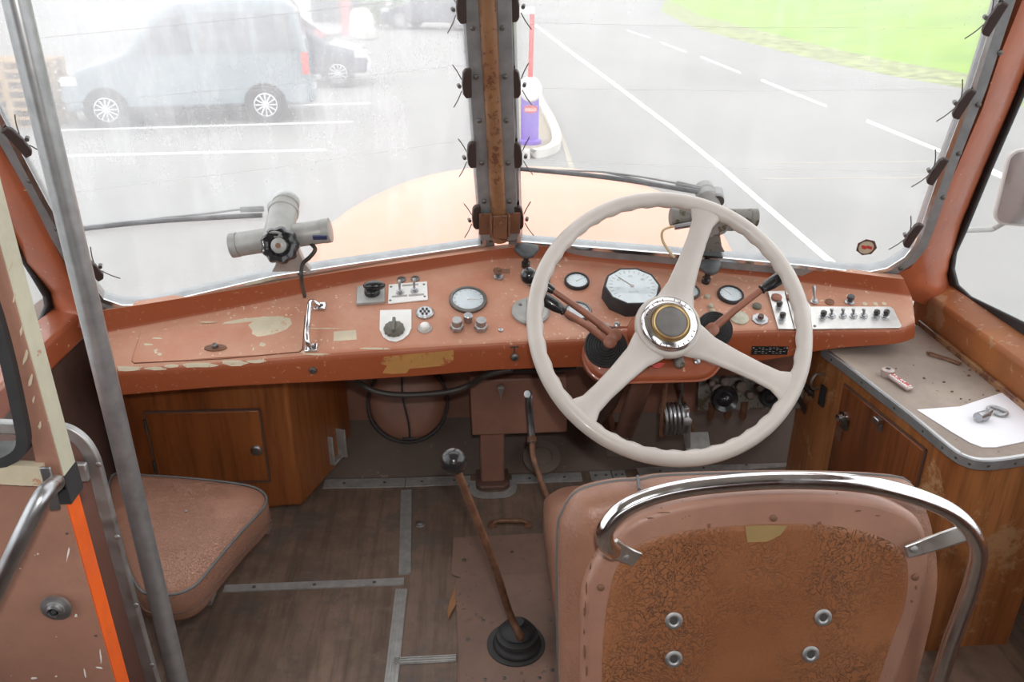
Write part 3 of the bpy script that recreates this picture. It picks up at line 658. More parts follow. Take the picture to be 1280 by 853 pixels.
# floor
nt_ = M['floorwood'].node_tree; b_ = nt_.nodes['Principled BSDF']; src_ = b_.inputs['Base Color'].links[0].from_socket
nt_.links.new(mixc(nt_, ramp(nt_, noise(nt_, 7, 9, 0.72), [(0.36, 0.6), (0.58, 0.0)]), src_, (0.09, 0.066, 0.053)), b_.inputs['Base Color'])
src_ = b_.inputs['Base Color'].links[0].from_socket
nt_.links.new(mixc(nt_, ramp(nt_, noise(nt_, 16, 9, 0.75), [(0.55, 0.0), (0.66, 0.5)]), src_, (0.27, 0.20, 0.15)), b_.inputs['Base Color'])
FL = MB(); FL.box((0.12,-0.5,-0.03),(2.1,4.68,0.06)); build(FL, 'floor', 'floorwood', kind='structure', smooth=0)
TY = 1.845
toe = MB(); toe.add([(-0.92,TY,0.0),(1.15,TY,0.0),(1.15,2.0,0.085),(-0.92,2.0,0.085),(-0.92,TY,-0.03),(1.15,TY,-0.03),(1.15,2.0,0.05),(-0.92,2.0,0.05)],[(0,1,2,3),(4,7,6,5),(0,4,5,1),(1,5,6,2),(2,6,7,3),(3,7,4,0)])
build(toe, 'trim_8', 'toe', kind='structure')
fw = MB(); fw.box((0.115,2.015,0.24),(2.07,0.03,0.36)); build(fw, 'wall_front', 'brown', kind='structure')
# scuttle: outer skin from the foot of the windscreens down to the firewall
lowL = [onL(x, y, -0.006) for x, y in [(112,384),(250,378),(430,345),(600,322)]]; lowR = [onR(x, y, -0.006) for x, y in [(652,318),(850,332),(1000,346),(1145,357)]]
top = lowL+lowR; bot = [V((min(max(p.x*1.0, -0.93), 1.14), 2.03, 0.41)) for p in top]
sk = MB(); sk.loft([[a, b, b+V((0,0.02,0.01)), a+V((0,0.02,0.01))] for a, b in zip(top, bot)], raw=True); build(sk, 'trim_9', 'bonnet', kind='structure')
# floor strips
def fstrip(a, b, w, name='trim_10', ribs=0, z=0.003):
    A, B = PZ(*a, 0.0), PZ(*b, 0.0); d = (B-A).normalized(); sd = V((0,0,1)).cross(d)
    o = build(MB().bar([A+V((0,0,z/2)), B+V((0,0,z/2))], w, z, sd), name, 'floor_strip', kind='structure')
    if ribs:
        mb = MB()
        for k in range(ribs):
            t = (k+0.5)/ribs-0.5; mb.bar([A+sd*w*t+V((0,0,z+0.0007)), B+sd*w*t+V((0,0,z+0.0007))], w/ribs*0.5, 0.0016, sd)
        build(mb, 'ribbing', 'floor_strip', o)
    else:
        L = (B-A).length; n = max(2, int(L/0.11))
        for k in range(n):
            screw(Fr(A+d*L*(k+0.5)/n+V((0,0,z))), 0.004, 0.0015, o)
    return o
W0 = 0.038
fstrip((405,606),(506,604), W0, 'trim_10'); fstrip((507,604),(588,601), W0, 'trim_11'); fstrip((640,600),(727,597), W0, 'trim_12')
fstrip((738,596),(764,595), W0, 'trim_13'); fstrip((766,595),(782,594.5), W0, 'trim_14'); fstrip((798,592),(1012,577), 0.042, 'trim_15')
fstrip((508,614),(506,719), 0.027, 'trim_16', 4); fstrip((280,737),(505,728), 0.022, 'trim_17'); fstrip((502,738),(486,880), 0.026, 'trim_18', 4); fstrip((492,828),(570,824), 0.018, 'trim_19', 3)
nc = PZ(616, 606, 0.004)
notch = MB(); outer, inner = [], []
for k in range(13):
    a = math.pi*(1+k/12.0); outer.append(nc+V((0.062*abs(math.cos(a))**0.6*(1 if math.cos(a) > 0 else -1), 0.045*math.sin(a)-0.012, 0))); inner.append(nc+V((0.044*abs(math.cos(a))**0.6*(1 if math.cos(a) > 0 else -1), 0.028*math.sin(a)-0.006, 0)))
ot = [nc+V((-0.062,0.02,0))]+outer+[nc+V((0.062,0.02,0))]; it = [nc+V((-0.044,0.02,0))]+inner+[nc+V((0.044,0.02,0))]
notch.loft([[a, b, b-V((0,0,0.003)), a-V((0,0,0.003))] for a, b in zip(ot, it)], raw=True); build(notch, 'trim_20', 'floor_strip', kind='structure')
# gearbox cover plate
gp = [PZ(x, y, 0.0) for x, y in [(566,674),(712,667),(728,880),(574,885),(571,853),(576,724),(564,719)]]
cov = thing('gearbox_cover', 'brown painted metal gearbox cover plate screwed to the floor', 'cover plate', PZ(645,760,0))
gbp = build(MB().slab(gp, (0,0,0.005)), 'plate', 'cover', cov, bevel=0.002)
build(MB().slab([PZ(x, y, 0.005) for x, y in [(569,724),(700,716),(704,880),(575,880)]], (0,0,0.003)), 'raised_panel', 'cover', cov, bevel=0.001)
for x, y in [(688,775),(606,850),(690,838),(668,868),(580,700),(640,690),(585,800),(630,848),(604,776),(674,848)]: screw(Fr(PZ(x, y, 0.008)), 0.004, 0.0015, cov)

# ================================================================== DASHBOARD
stn = [ # A, B, C, D px and drops A,C
 ((126,389),(131,417),(138,463),(149,494),0.675,0.735),
 ((289,363),(289,387),(279,454),(284,483),0.66,0.75),
 ((425,340),(425,358),(425,442),(425,476),0.642,0.76),
 ((520,326),(520,341),(520,436),(520,470),0.632,0.762),
 ((612,313),(612,326),(610,430.5),(610,463),0.625,0.765),
 ((655,309),(655,324),(655,428),(655,461),0.622,0.765),
 ((720,309),(720,326),(715,425),(715,459),0.622,0.765),
 ((820,317),(820,336),(820,420),(820,456),0.63,0.765),
 ((941,325),(941,346),(941,414),(941,452),0.64,0.762),
 ((1040,338),(1040,359),(1040,413),(1040,436),0.648,0.757),
 ((1110,347),(1115,368),(1118,412),(1118,430),0.652,0.754),
 ((1130,349),(1140,372),(1144,404),(1143,422),0.655,0.75)]
secs = []
for A, B, C, D, da, dc in stn:
    a = UP(*A, da); b = PY(*B, a.y-0.003)
    rc_ = ray(*C); tc_ = -rc_.z/rc_.y; dc = ((H-b.z)+0.37*b.y)/(1+0.37/tc_); c = UP(*C, dc); d = PY(*D, c.y-0.002)
    secs.append([a, b, c, d])
secs[-1] = [p for p in secs[-1]]
cols = [spl([s[i] for s in secs], 5) for i in range(4)]
def bez(p, q, r, n=5): return [p*(1-t)**2+q*2*t*(1-t)+r*t*t for t in [k/n for k in range(n+1)]]
rows = []
for a, b, c, d in zip(*cols):
    ab = (b-a); L1 = ab.length; f1 = bez(b-ab.normalized()*min(0.008, L1*0.4), b, b+(c-b).normalized()*0.012)
    f2 = bez(c-(c-b).normalized()*0.016, c, c+(d-c).normalized()*0.016)
    back = V((a.x, a.y+0.004, d.z))
    rows.append([a+V((0,0.020,0.003)), a]+f1+f2+[d, d+V((0,0.035,-0.004)), V((d.x, d.y+0.04, d.z+0.02)), V((a.x, a.y+0.004, d.z+0.02))])
dash = thing('dashboard', 'long orange-painted dashboard with gauges and switches under the windscreen', 'dashboard', (0.1, 1.62, 0.45))
dmb = MB().loft(rows, raw=True); 
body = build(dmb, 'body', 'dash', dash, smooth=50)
bvh = BVHTree.FromPolygons([tuple(p) for p in dmb.v], dmb.f)
def dfr(px, py, up=(0,1,0), lift=0.0):
    h, n, i, d = bvh.ray_cast(O, ray(px, py))
    if h is None: print('MISS', px, py); h = PZ(px, py, 0.5); n = V((0,-0.3,1))
    if n.dot(O-h) < 0: n = -n
    # average normal of the surroundings keeps fittings level with the panel
    return Fr(h+n*lift, n, up)
def dquad(pts, th, lift=0.0, flat=True):
    """outline on the dashboard top given in the picture, pushed up by th; flat pieces sit on the highest point below them"""
    frs = [dfr(*p) for p in pts]; n = sum((f.z for f in frs), V()).normalized()
    if flat:
        cx_, cy_ = sum(p[0] for p in pts)/len(pts), sum(p[1] for p in pts)/len(pts)
        P = [f.o for f in frs]; P += [dfr(cx_+(x-cx_)*k, cy_+(y-cy_)*k).o for x, y in pts for k in (0.0, 0.35, 0.7)]
        c = sum(P, V())/len(P); n = V((0,0,0))
        for i in range(len(pts)): n += (frs[i].o-c).cross(frs[(i+1) % len(pts)].o-c)
        n.normalize(); n = -n if n.z < 0 else n
        dev = max((p-c).dot(n) for p in P); dev = min(dev, 0.004)
        return MB().slab([f.o+n*((c-f.o).dot(n)+dev+lift) for f in frs], n*th).slab([f.o-n*0.003 for f in frs], n*0.002), n
    return MB().slab([f.o+n*lift for f in frs], n*th), n
def gauge(px, py, r, name, deep=0.012, needle=0.6, ticks=12, bez_='blackmatt', h=0.008, txt=None, seg=36, big=False):
    f = dfr(px, py)
    b = build(MB(f).lathe([(r*0.99,-deep),(r,0.0),(r*1.0,h*0.7),(r*0.95,h)]+([(r*0.90,h),(r*0.88,h*0.9),(r*0.3,h*0.88)] if big else [(r*0.84,h),(r*0.82,h*0.5),(r*0.3,h*0.45)]), seg), name, bez_, dash, smooth=40)
    hd0 = h; build(MB(f).lathe([(r*(0.885 if big else 0.82),h*0.40),(r*(0.885 if big else 0.82),h*(0.97 if big else 0.62))], 40), 'dial', 'dial', b)
    if big: f = Fr(f(0,0,h*0.97-0.004), f.z, f.y); h = 0.006
    mb = MB(f)
    for k in range(ticks):
        a = math.radians(225-270*k/(ticks-1)); c, s = math.cos(a), math.sin(a)
        p, q = f(c*r*0.66, s*r*0.66, h*0.65), f(c*r*0.78, s*r*0.78, h*0.65); mb.bar([p, q], r*0.03, 0.0006, f.x if abs(c) < 0.7 else f.y)
    build(mb, 'tick_marks', 'tape', b)
    a = needle; p, q = f(0,0,h*0.7), f(math.cos(a)*r*0.62, math.sin(a)*r*0.62, h*0.7)
    mb = MB(f); mb.tube([p, q], r*0.022, 6); mb.lathe([(r*0.08,h*0.6),(r*0.06,h*0.85)], 12); build(mb, 'needle', 'white' if name != 'speedometer' else 'tape', b)
    if txt:
        for s_, x, y, sz in txt: text(s_, Fr(f(x*r, y*r, h*0.66), f.z, f.y), sz*r, 'tape', b, 'dial_lettering', 0.0002)
    return f, b
R1 = 1.0/F*1.72
gauge(585, 376, 0.042, 'clock', needle=0.0, bez_='darksteel')
gauge(721, 353, 0.029, 'gauge', needle=0.5); gauge(913, 370, 0.030, 'gauge', needle=2.2); gauge(672, 351, 0.028, 'gauge', needle=1.0, bez_='darksteel'); gauge(722, 391, 0.031, 'gauge', needle=0.7, bez_='darksteel')
gauge(861, 366, 0.025, 'gauge', needle=2.5, bez_='darksteel')
gauge(788, 372, 0.066, 'speedometer', deep=0.02, h=0.036, big=True, needle=2.3, ticks=21, seg=10,
      txt=[('km/h', 0, -0.3, 0.16), ('20', -0.5, -0.12, 0.14), ('40', -0.42, 0.32, 0.14), ('60', 0, 0.5, 0.14), ('80', 0.42, 0.32, 0.14), ('100', 0.48, -0.12, 0.14)])
# rotary lamp switch with slotted face beside the wheel rim
f = dfr(663, 391); rs = build(MB(f).lathe([(0.042,-0.004),(0.042,0.006),(0.038,0.010),(0.015,0.011)], 32), 'ignition_disc', 'motor', dash, smooth=40)
mb = MB(f); mb.box((0.0,0.0,0.013),(0.012,0.066,0.008)); build(mb, 'slot_bar', 'platesteel', rs, bevel=0.002)
for x, y in ((-0.022,0.014),(0.02,-0.018)): screw(Fr(f(x,y,0.011), f.z), 0.004, 0.002, rs)
# key switch with key
f = dfr(623, 347); kb = build(MB(f).lathe([(0.011,-0.002),(0.011,0.004),(0.006,0.006)], 20), 'key_switch', 'steel', dash)
mb = MB(Fr(f(0,0,0.006), f.x, f.z)); mb.box((0,0.012,0),(0.005,0.012,0.003)); kf = Fr(f(0,0,0.020), (f.z-f.y*0.9).normalized(), f.x)
mb2 = MB(kf); mb2.lathe([(0.010,-0.001),(0.010,0.001)], 16, o=(0,-0.004,0), sx=0.8); mb2.box((0,0.014,0),(0.011,0.022,0.002)); mb.v += mb2.v; mb.f += [tuple(i+8 for i in q) for q in mb2.f]
build(mb, 'key', 'rust', kb)
# pull knobs, dark rounded triangles on stems
def pull_knob(px, py, bx, by):
    f = dfr(bx, by); hgt = 0.042
    st = build(MB(f).lathe([(0.010,-0.003),(0.010,0.012),(0.007,0.014),(0.007,hgt)], 16), 'pull_knob', 'black', dash)
    hf = Fr(f(0,0,hgt), (f.z*1.0-f.y*0.05).normalized(), f.y); mb = MB(hf)
    tri = [(x*1.2, y*1.2) for x, y in [(0.0,-0.020),(0.012,-0.014),(0.024,0.004),(0.022,0.014),(0.010,0.019),(-0.010,0.019),(-0.022,0.014),(-0.024,0.004),(-0.012,-0.014)]]
    mb.loft([[(x*k, y*k, z) for x, y in tri] for k, z in ((0.7,-0.004),(0.98,0.0),(1.0,0.006),(0.85,0.011),(0.4,0.0125))]); build(mb, 'knob_head', 'charcoal', st, smooth=60)
pull_knob(656, 315, 657, 333); pull_knob(885, 335, 882, 353)
# left switch group
mb, n = dquad([(447,361),(481,359),(481,380),(446,383)], 0.008); b = build(mb, 'switch_plate', 'motor', dash, bevel=0.002)
f = dfr(466, 369, lift=0.008); mb = MB(f); mb.lathe([(0.018,0),(0.017,0.008),(0.014,0.012)], 24); mb.ball((0.006,0.002,0.018), 0.02, 18, (1.25,0.62,0.55)); build(mb, 'rotary_knob', 'black', b, smooth=60)
mb, n = dquad([(486,357),(534,353),(535,376),(485,381)], 0.003); b = build(mb, 'switch_plate', 'white', dash, bevel=0.001)
def toggle(px, py, parent, lift=0.004, tip='steel', length=0.024, r=0.0028, black=False):
    f = dfr(px, py, lift=lift); t = build(MB(f).lathe([(0.0085,0),(0.0085,0.003),(0.006,0.004),(0.006,0.007)], 12), 'toggle_switch', 'steel', parent)
    e = (f.z*0.8+f.y*0.55).normalized()*length
    mb = MB().tube([f(0,0,0.005), f(0,0,0.005)+e*0.5, f(0,0,0.005)+e*0.8, f(0,0,0.005)+e], [r*0.8, r, r*1.5, r*1.3], 10); build(mb, 'toggle_lever', tip, t); return t
toggle(500, 367, b); toggle(518, 365, b)
for x, y in ((489,360),(530,357),(488,377),(531,372)): screw(dfr(x, y, lift=0.003), 0.003, 0.001, b)
for q in ([(490,371.5),(509,370),(509,372),(490,373.5)], [(511,370),(530,368.5),(530,370.5),(511,372)], [(503,357.5),(523,356),(523,358),(503,359.5)]):
    mb, n = dquad(q, 0.0008, 0.003); build(mb, 'marking_strip', 'tape', b, smooth=0)
for x, y in ((502,350),(519,349)): build(MB(dfr(x, y)).lathe([(0.010,-0.002),(0.010,0.002),(0.006,0.003),(0.005,0.001)], 20), 'indicator_lamp', 'darksteel', dash)
mb, n = dquad([(475,389),(514.5,388),(514.5,411),(511,419),(504,425),(495,428.5),(486,427),(479,422),(474.5,413)], 0.003); b = build(mb, 'switch_plate', 'white', dash, bevel=0.001)
f = dfr(493, 414, lift=0.003); mb = MB(f); mb.lathe([(0.022,0),(0.021,0.008),(0.012,0.014)], 24, mod=lambda t: 1+0.04*math.cos(12*2*math.pi*t)); k = build(mb, 'rotary_knob', 'rust', b)
k.data.materials.clear(); M['olive'] = simple('olive_grey_knob', (0.13,0.125,0.10), 0.4); k.data.materials.append(M['olive'])
build(MB(f).box((0,0,0.016),(0.007,0.040,0.010)), 'knob_grip', 'olive', k, bevel=0.002)
f = dfr(531, 392); s = build(MB(f).lathe([(0.0195,-0.002),(0.0195,0.004),(0.016,0.007),(0.013,0.0065)], 28), 'socket', 'steel', dash)
mb = MB(f)
for k in range(7):
    a = k*math.pi/3; rr = 0 if k == 6 else 0.0085; mb.lathe([(0.0027,0.0060),(0.0027,0.0084)], 10, o=(math.cos(a)*rr, math.sin(a)*rr, 0))
build(mb, 'socket_holes', 'ink', s)
f = dfr(531, 411); s = build(MB(f).lathe([(0.016,-0.002),(0.015,0.003),(0.009,0.004)], 24), 'push_button', 'tape', dash); build(MB(f).lathe([(0.010,0.003),(0.0095,0.011),(0.007,0.013)], 20), 'button_cap', 'white', s, smooth=60)
for x, y in ((571,411),(601,411)):
    f = dfr(x, y); s = build(MB(f).lathe([(0.015,0),(0.015,0.010),(0.012,0.013)], 6), 'hex_knob', 'alu', dash, bevel=0.001); build(MB(f).lathe([(0.011,0.012),(0.011,0.026),(0.009,0.028)], 16), 'knob_cap', 'alu', s)
f = dfr(585, 401); s = build(MB(f).lathe([(0.010,0),(0.010,0.016),(0.008,0.018)], 10), 'clock_stem', 'steel', dash)
for x, y in ((626,413),(1016,378)): screw(dfr(x, y), 0.006, 0.003, dash, 'screw', 'steel')
# right switch panels
mb, n = dquad([(959,366.5),(980,366),(992,414),(972,414)], 0.003); b = build(mb, 'switch_plate', 'platesteel', dash, bevel=0.001)
mb, n = dquad([(981,366),(1000,366.5),(1013,385),(1014,414),(993,414)], 0.003); b2 = build(mb, 'switch_plate', 'platesteel', dash, bevel=0.001)
mb, n = dquad([(1012,386),(1112,386),(1116,389),(1126,410),(1124,413),(1014,414)], 0.003); b3 = build(mb, 'switch_plate', 'platesteel', dash, bevel=0.001)
def push(px, py, parent, mat='black', r=0.006, h=0.016, lift=0.003):
    f = dfr(px, py, lift=lift); t = build(MB(f).lathe([(r*1.5,0),(r*1.5,0.002),(r,0.003),(r,0.006)], 14), 'pull_switch', 'steel', parent)
    build(MB(f).lathe([(r*0.7,0.005),(r*0.7,h*0.6),(r*1.15,h*0.65),(r*1.1,h),(r*0.7,h*1.1)], 14), 'switch_cap', mat, t)
for x, y in ((973,386),(977,400)): push(x, y, b)
for x, y in ((993,386),(997,401)): push(x, y, b2)
for x, y, bb in ((970,375,b),(989,375,b2)): build(MB(dfr(x, y, lift=0.003)).lathe([(0.012,0),(0.012,0.006),(0.007,0.009)], 18), 'indicator_lamp', 'stalk', bb, smooth=50)
for x, m in ((1028,'black'),(1094,'black'),(1106,'black')): push(x, 398 if x < 1090 else 397, b3, m)
for x in (1039,1053,1066,1079): toggle(x, 397.5, b3, length=0.014)
for q in ([(1041,392),(1070,391.5),(1070,393.5),(1041,394)], [(1077,391.5),(1090,391.5),(1090,393.5),(1077,393.5)]):
    mb, n = dquad(q, 0.0008, 0.003); build(mb, 'marking_strip', 'tape', b3, smooth=0)
for x, y in ((1018,409),(1121,408.5)): screw(dfr(x, y, lift=0.003), 0.0035, 0.001, b3)
toggle(1018, 378, dash, 0.0, length=0.034, r=0.003)
build(MB(dfr(1037, 378)).lathe([(0.010,-0.001),(0.010,0.002),(0.005,0.003)], 18), 'indicator_lamp', 'rust', dash)
push(1062, 378, dash, 'charcoal', 0.007, 0.018, 0.0)
for x, y in ((1081,380),(1094,380),(1105,380)): build(MB(dfr(x, y)).lathe([(0.006,-0.001),(0.005,0.001)], 14), 'hole_plug', 'cream_patch', dash)
f = dfr(926, 404); build(MB(dfr(924,398)).lathe([(0.022,-0.002),(0.021,0.003),(0.013,0.005)], 24), 'dusty_lamp', 'greenlens', dash)
f = dfr(950, 400); s = build(MB(f).lathe([(0.018,0),(0.018,0.003),(0.011,0.004),(0.011,0.008)], 8), 'lock_switch', 'steel', dash); build(MB(f).lathe([(0.007,0.007),(0.006,0.014)], 14), 'lock_core', 'brown_dark', s)
build(MB(dfr(946,384)).lathe([(0.010,-0.001),(0.010,0.005),(0.006,0.008)], 18), 'indicator_lamp', 'olive', dash, smooth=50)
for x, y in ((884,372),(888,384),(890,390)): build(MB(dfr(x, y)).lathe([(0.007,-0.001),(0.006,0.006),(0.003,0.008)], 8), 'wire_stub', 'greenlens', dash)
# glovebox lid in the left part of the top with pull handle and worn patches
lid = [(176,416),(300,404),(381,395),(378,437),(374,440.5),(280,449),(168,454.5),(165,452)]
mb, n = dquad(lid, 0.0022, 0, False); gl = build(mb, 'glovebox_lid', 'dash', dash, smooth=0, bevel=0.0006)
build(MB().tube([dfr(*p).o+n*0.0004 for p in [(lid[i][0]+(lid[(i+1)%8][0]-lid[i][0])*k/6, lid[i][1]+(lid[(i+1)%8][1]-lid[i][1])*k/6) for i in range(8) for k in range(6)]], 0.0011, 6, loop=True), 'lid_gap', 'brown_dark', dash)
f = dfr(270, 437, lift=0.0022); s = build(MB(f).lathe([(0.018,0),(0.017,0.004),(0.010,0.006)], 20, sx=1.35, sy=0.55), 'latch', 'rust', gl); build(MB(f).lathe([(0.007,0.005),(0.006,0.012),(0.003,0.010)], 14), 'latch_button', 'darksteel', s)
el = [(272,411),(281,404),(300,400),(330,397),(352,396.5),(363,399),(365,406),(358,413),(342,419),(315,424),(292,426.5),(278,424),(271,418)]
mb, n = dquad(el, 0.0006, 0.0020, False); build(mb, 'bare_patch', 'cream_patch', gl, smooth=0)
mb, n = dquad([(417,415),(445,413),(446,425),(417,427)], 0.0006, 0, False); build(mb, 'bare_patch', 'cream_patch', dash, smooth=0)
rnd = random.Random(3)
def chips(pts, mat, parent, name, lift=0.0):
    for (cx, cy, w, h) in pts:
        mb = MB(); k = 11; ring = []
        for i in range(k):
            a = 2*math.pi*i/k; q = 0.7+0.5*rnd.random(); ring.append((cx+math.cos(a)*w*q, cy+math.sin(a)*h*q))
        frs = [dfr(*p, lift=lift) for p in ring]; n = sum((f.z for f in frs), V()).normalized()
        mb.slab([q.o for q in frs], n*0.0006)
        build(mb, name, mat, parent, smooth=0)
chips([(160,461,18,3.5),(195,461,14,2.2),(250,457,22,3.2),(292,454,18,3.6),(215,458,9,2)], 'cream_patch', dash, 'bare_patch')
chips([(197,424,7,1),(185,432,6,1.4),(196,440,3,3),(233,441,3,2.4),(242,441,2.2,2),(328,432,4,3),(316,437,2.5,2.5),(200,444,3,2),(260,404,11,0.9)], 'cream_patch', gl, 'bare_patch', 0.0022)
chips([(405,411,20,0.7),(470,436,20,1.5),(320,452,12,2.5),(395,443,16,1.2)], 'cream_patch', dash, 'bare_patch')
# ochre patch on the upright lip
def lipfr(px, py): return dfr(px, py)
och = [(480,446.5),(496,444.5),(520,442),(546,440),(567,438.2),(567,451),(556,457),(536,459),(512,461),(508,466.5),(490,467.5),(478,466.5),(484,457),(476,455)]
frs = [dfr(*p) for p in och]; nn = sum((f.z for f in frs), V()).normalized(); build(MB().slab([f.o-nn*0.001 for f in frs], nn*0.0022), 'ochre_patch', 'ochre_patch', dash, smooth=0)
# keyhole and T mark, maker's plate
f = dfr(643, 446, up=(0,0,1)); s = build(MB(f).lathe([(0.009,-0.002),(0.009,0.006),(0.004,0.008),(0.003,0.003)], 8), 'lock', 'darksteel', dash)
f = dfr(643, 437.5, up=(0,0,1)); mb = MB(f); mb.box((0,0.007,0.0006),(0.019,0.0028,0.001)); mb.box((0,0,0.0006),(0.0035,0.013,0.001)); build(mb, 'painted_mark', 'ink', dash, smooth=0)
f = dfr(391, 463, up=(0,0,1)); build(MB(f).lathe([(0.008,-0.001),(0.008,0.003),(0.004,0.004),(0.003,0.002)], 8), 'bolt', 'darksteel', dash)
f = dfr(962, 438, up=(0,0,1)); s = build(MB(f).box((0,0,0.001),(0.079,0.020,0.003)), 'maker_plate', 'black', dash)
mb = MB(f)
for k in range(4):
    for j in range(9):
        if (j*5+k*3) % 7 > 1: mb.box((-0.031+j*0.0078, 0.0066-k*0.0042, 0.0025),(0.0050,0.0007,0.0004))
build(mb, 'plate_lettering', 'tape', s, smooth=0)
for x in (-0.037, 0.037): screw(Fr(f(x,0.006,0.0025), f.z), 0.002, 0.001, s, 'screw', 'steel')
# grab handle
hA, hB = dfr(399, 384), dfr(388, 436)
h = MB(); h.tube(spl([hA.o+hA.z*0.006, hA.o+hA.z*0.022-hA.y*0.006-hA.x*0.014, hA.o.lerp(hB.o, 0.5)+hA.z*0.030-hA.x*0.008, hB.o+hB.z*0.022+hB.y*0.01-hB.x*0.004, hB.o+hB.z*0.004], 5), 0.006, 12)
hd_ = build(h, 'grab_handle', 'chrome', dash)
for f in (hA, hB): build(MB(f).box((0.002,0,0.003),(0.026,0.022,0.005)), 'handle_foot', 'chrome', hd_, bevel=0.002); screw(Fr(f(0.006,0,0.006), f.z), 0.004, 0.002, hd_)

# ================================================================== WIPER MOTORS
def motor(label, base, body, L, Rr, r, knob, mat, tiltcable=True):
    bp = UP(base[0], base[1], 0.62)
    Yb = bp.y-0.055
    C = PY(body[0], body[1], Yb); a = PY(L[0], L[1], Yb+0.0); b = PY(Rr[0], Rr[1], Yb)
    ax = (b-a).normalized(); root = thing('wiper_motor', label, 'wiper motor', bp)
    mb = MB(Fr(a, ax)); Ln = (b-a).length
    mb.lathe([(r*0.9,0),(r,0.004),(r,Ln-0.004),(r*0.9,Ln)], 28); build(mb, 'motor_barrel', mat, root)
    for p, s in ((a, -1), (b, 1)): build(MB(Fr(p, ax*s)).lathe([(r*1.04,-0.012),(r*1.04,0.003),(r*0.7,0.005)], 28), 'end_cap', mat, root)
    nk = Fr(C-V((0,0.03,0.005)), V((0,0.93,0.36)), (0,0,1))
    build(MB(nk).lathe([(r*1.15,-0.01),(r*1.2,0.02),(r*1.2,0.085),(r*1.28,0.087),(r*1.28,0.097),(r*1.1,0.10),(r*1.1,0.11),(r*1.18,0.112),(r*1.15,0.13),(r*0.6,0.14)], 28), 'gear_neck', mat, root)
    pf = (C+bp)/2
    ped = MB(); w0, w1_ = 0.020, 0.042
    rr = []
    for t in (0, 0.5, 0.8, 1.0):
        p = C.lerp(bp, t)+V((0.012*(1-t) if base[0] > body[0] else 0, 0.012*t, 0)); w = w0+(w1_-w0)*t**3; rr.append([p+V((-w,-0.012,0)), p+V((w,-0.012,0)), p+V((w,0.012,0)), p+V((-w,0.012,0))])
    ped.loft(rr, raw=True); build(ped, 'pedestal', mat, root, bevel=0.003)
    if knob:
        kf = Fr(PY(knob[0], knob[1], Yb-0.045), V((0,-0.94,0.30)), (0,0,1)); kr = 0.0365
        k = build(MB(kf).lathe([(kr*0.8,-0.012),(kr,-0.008),(kr,0.006),(kr*0.88,0.012),(kr*0.62,0.010),(kr*0.5,0.004)], 80, mod=lambda t: 1+0.055*math.cos(9*2*math.pi*t)), 'hand_knob', 'black', root, smooth=50)
        build(MB(kf).lathe([(kr*0.42,0.0),(kr*0.42,0.013),(kr*0.3,0.016)], 20), 'knob_centre', 'motor', k); build(MB(kf).lathe([(kr*0.15,0.014),(kr*0.15,0.018)], 10), 'knob_bolt', 'rust', k)
    return root, a, b, C, Yb
m1, a, b, C, Yb = motor('grey wiper motor with black fluted knob and looping cable', (364,340), (350,291), (291,307), (411,288), 0.0245, (350,307), 'motor')
mb = MB().tube(spl([PY(388,304,Yb-0.01), PY(394,312,Yb-0.025), PY(387,322,Yb-0.03), PY(378,331,Yb-0.03), PY(377,350,Yb-0.04), dfr(381,371).o], 6), 0.0042, 10); build(mb, 'cable', 'cable', m1)
M['navy'] = simple('navy_label', (0.04,0.05,0.14), 0.4)
lb = PY(400, 297, Yb-0.024); build(MB(Fr(lb, V((0,-0.8,-0.35)), (0,0,1))).box((0,0,0),(0.028,0.009,0.004)), 'maker_label', 'navy', m1)
m2, a, b, C, Yb = motor('dirty grey wiper motor behind the steering wheel rim', (884,316), (891,272), (840,271), (944,272), 0.019, None, 'motor_dirty')
build(MB().tube([PY(843,284,Yb-0.02), PY(872,279,Yb-0.02)], 0.0065, 12), 'steel_pin', 'steel', m2)
build(MB().tube(spl([PY(842,283,Yb-0.02), PY(829,288,Yb-0.02), PY(828,300,Yb-0.02), PY(836,314,Yb-0.02), PY(843,322,Yb-0.02)], 6), 0.003, 8), 'hose', 'hose', m2)
mb = MB(Fr(PY(893,284,Yb-0.01), (0,-1,0.3), (0,0,1))); mb.lathe([(0.018,-0.01),(0.018,0.01),(0.009,0.014)], 8, o=(0.01,0,0)); mb.lathe([(0.009,-0.01),(0.009,0.014)], 8, o=(-0.012,-0.014,0)); mb.box((0.03,0.002,0),(0.05,0.022,0.016)); build(mb, 'linkage', 'motor_dirty', m2, bevel=0.002)
# wipers outside the glass
def wiper(label, on, n, blade, arm, pivot):
    root = thing('windscreen_wiper', label, 'wiper', on(*pivot, -0.05))
    P = [on(*p, -0.016) for p in blade]; build(MB().bar(spl(P, 4), 0.009, 0.008, (0,0,1)), 'blade', 'blackmatt', root)
    P = [on(*p, -0.030) for p in arm]; build(MB().tube(spl(P, 4), [0.0024]*(4*(len(P)-1)+1), 8), 'arm', 'darksteel', root)
    q = [on(*arm[-2], -0.032), on(*arm[-1], -0.034)]; build(MB().bar(q, 0.012, 0.008, (0,0,1)), 'arm_shoe', 'darksteel', root, bevel=0.002)
    Bm = [p.lerp(on(*blade[-1], -0.02), 0.0)+n*-0.008 for p in [on(*blade[len(blade)//2], -0.016), on(*arm[0], -0.024)]]
    build(MB().tube([on(*blade[0], -0.022), on(*arm[0], -0.03)], 0.0022, 6).tube([on(*blade[-1], -0.022), on(*arm[0], -0.03)], 0.0022, 6), 'bridge', 'darksteel', root)
    pv = on(*pivot, -0.04); build(MB(Fr(pv, -n)).lathe([(0.014,-0.045),(0.014,0.0),(0.008,0.006)], 16), 'spindle', 'darksteel', root)
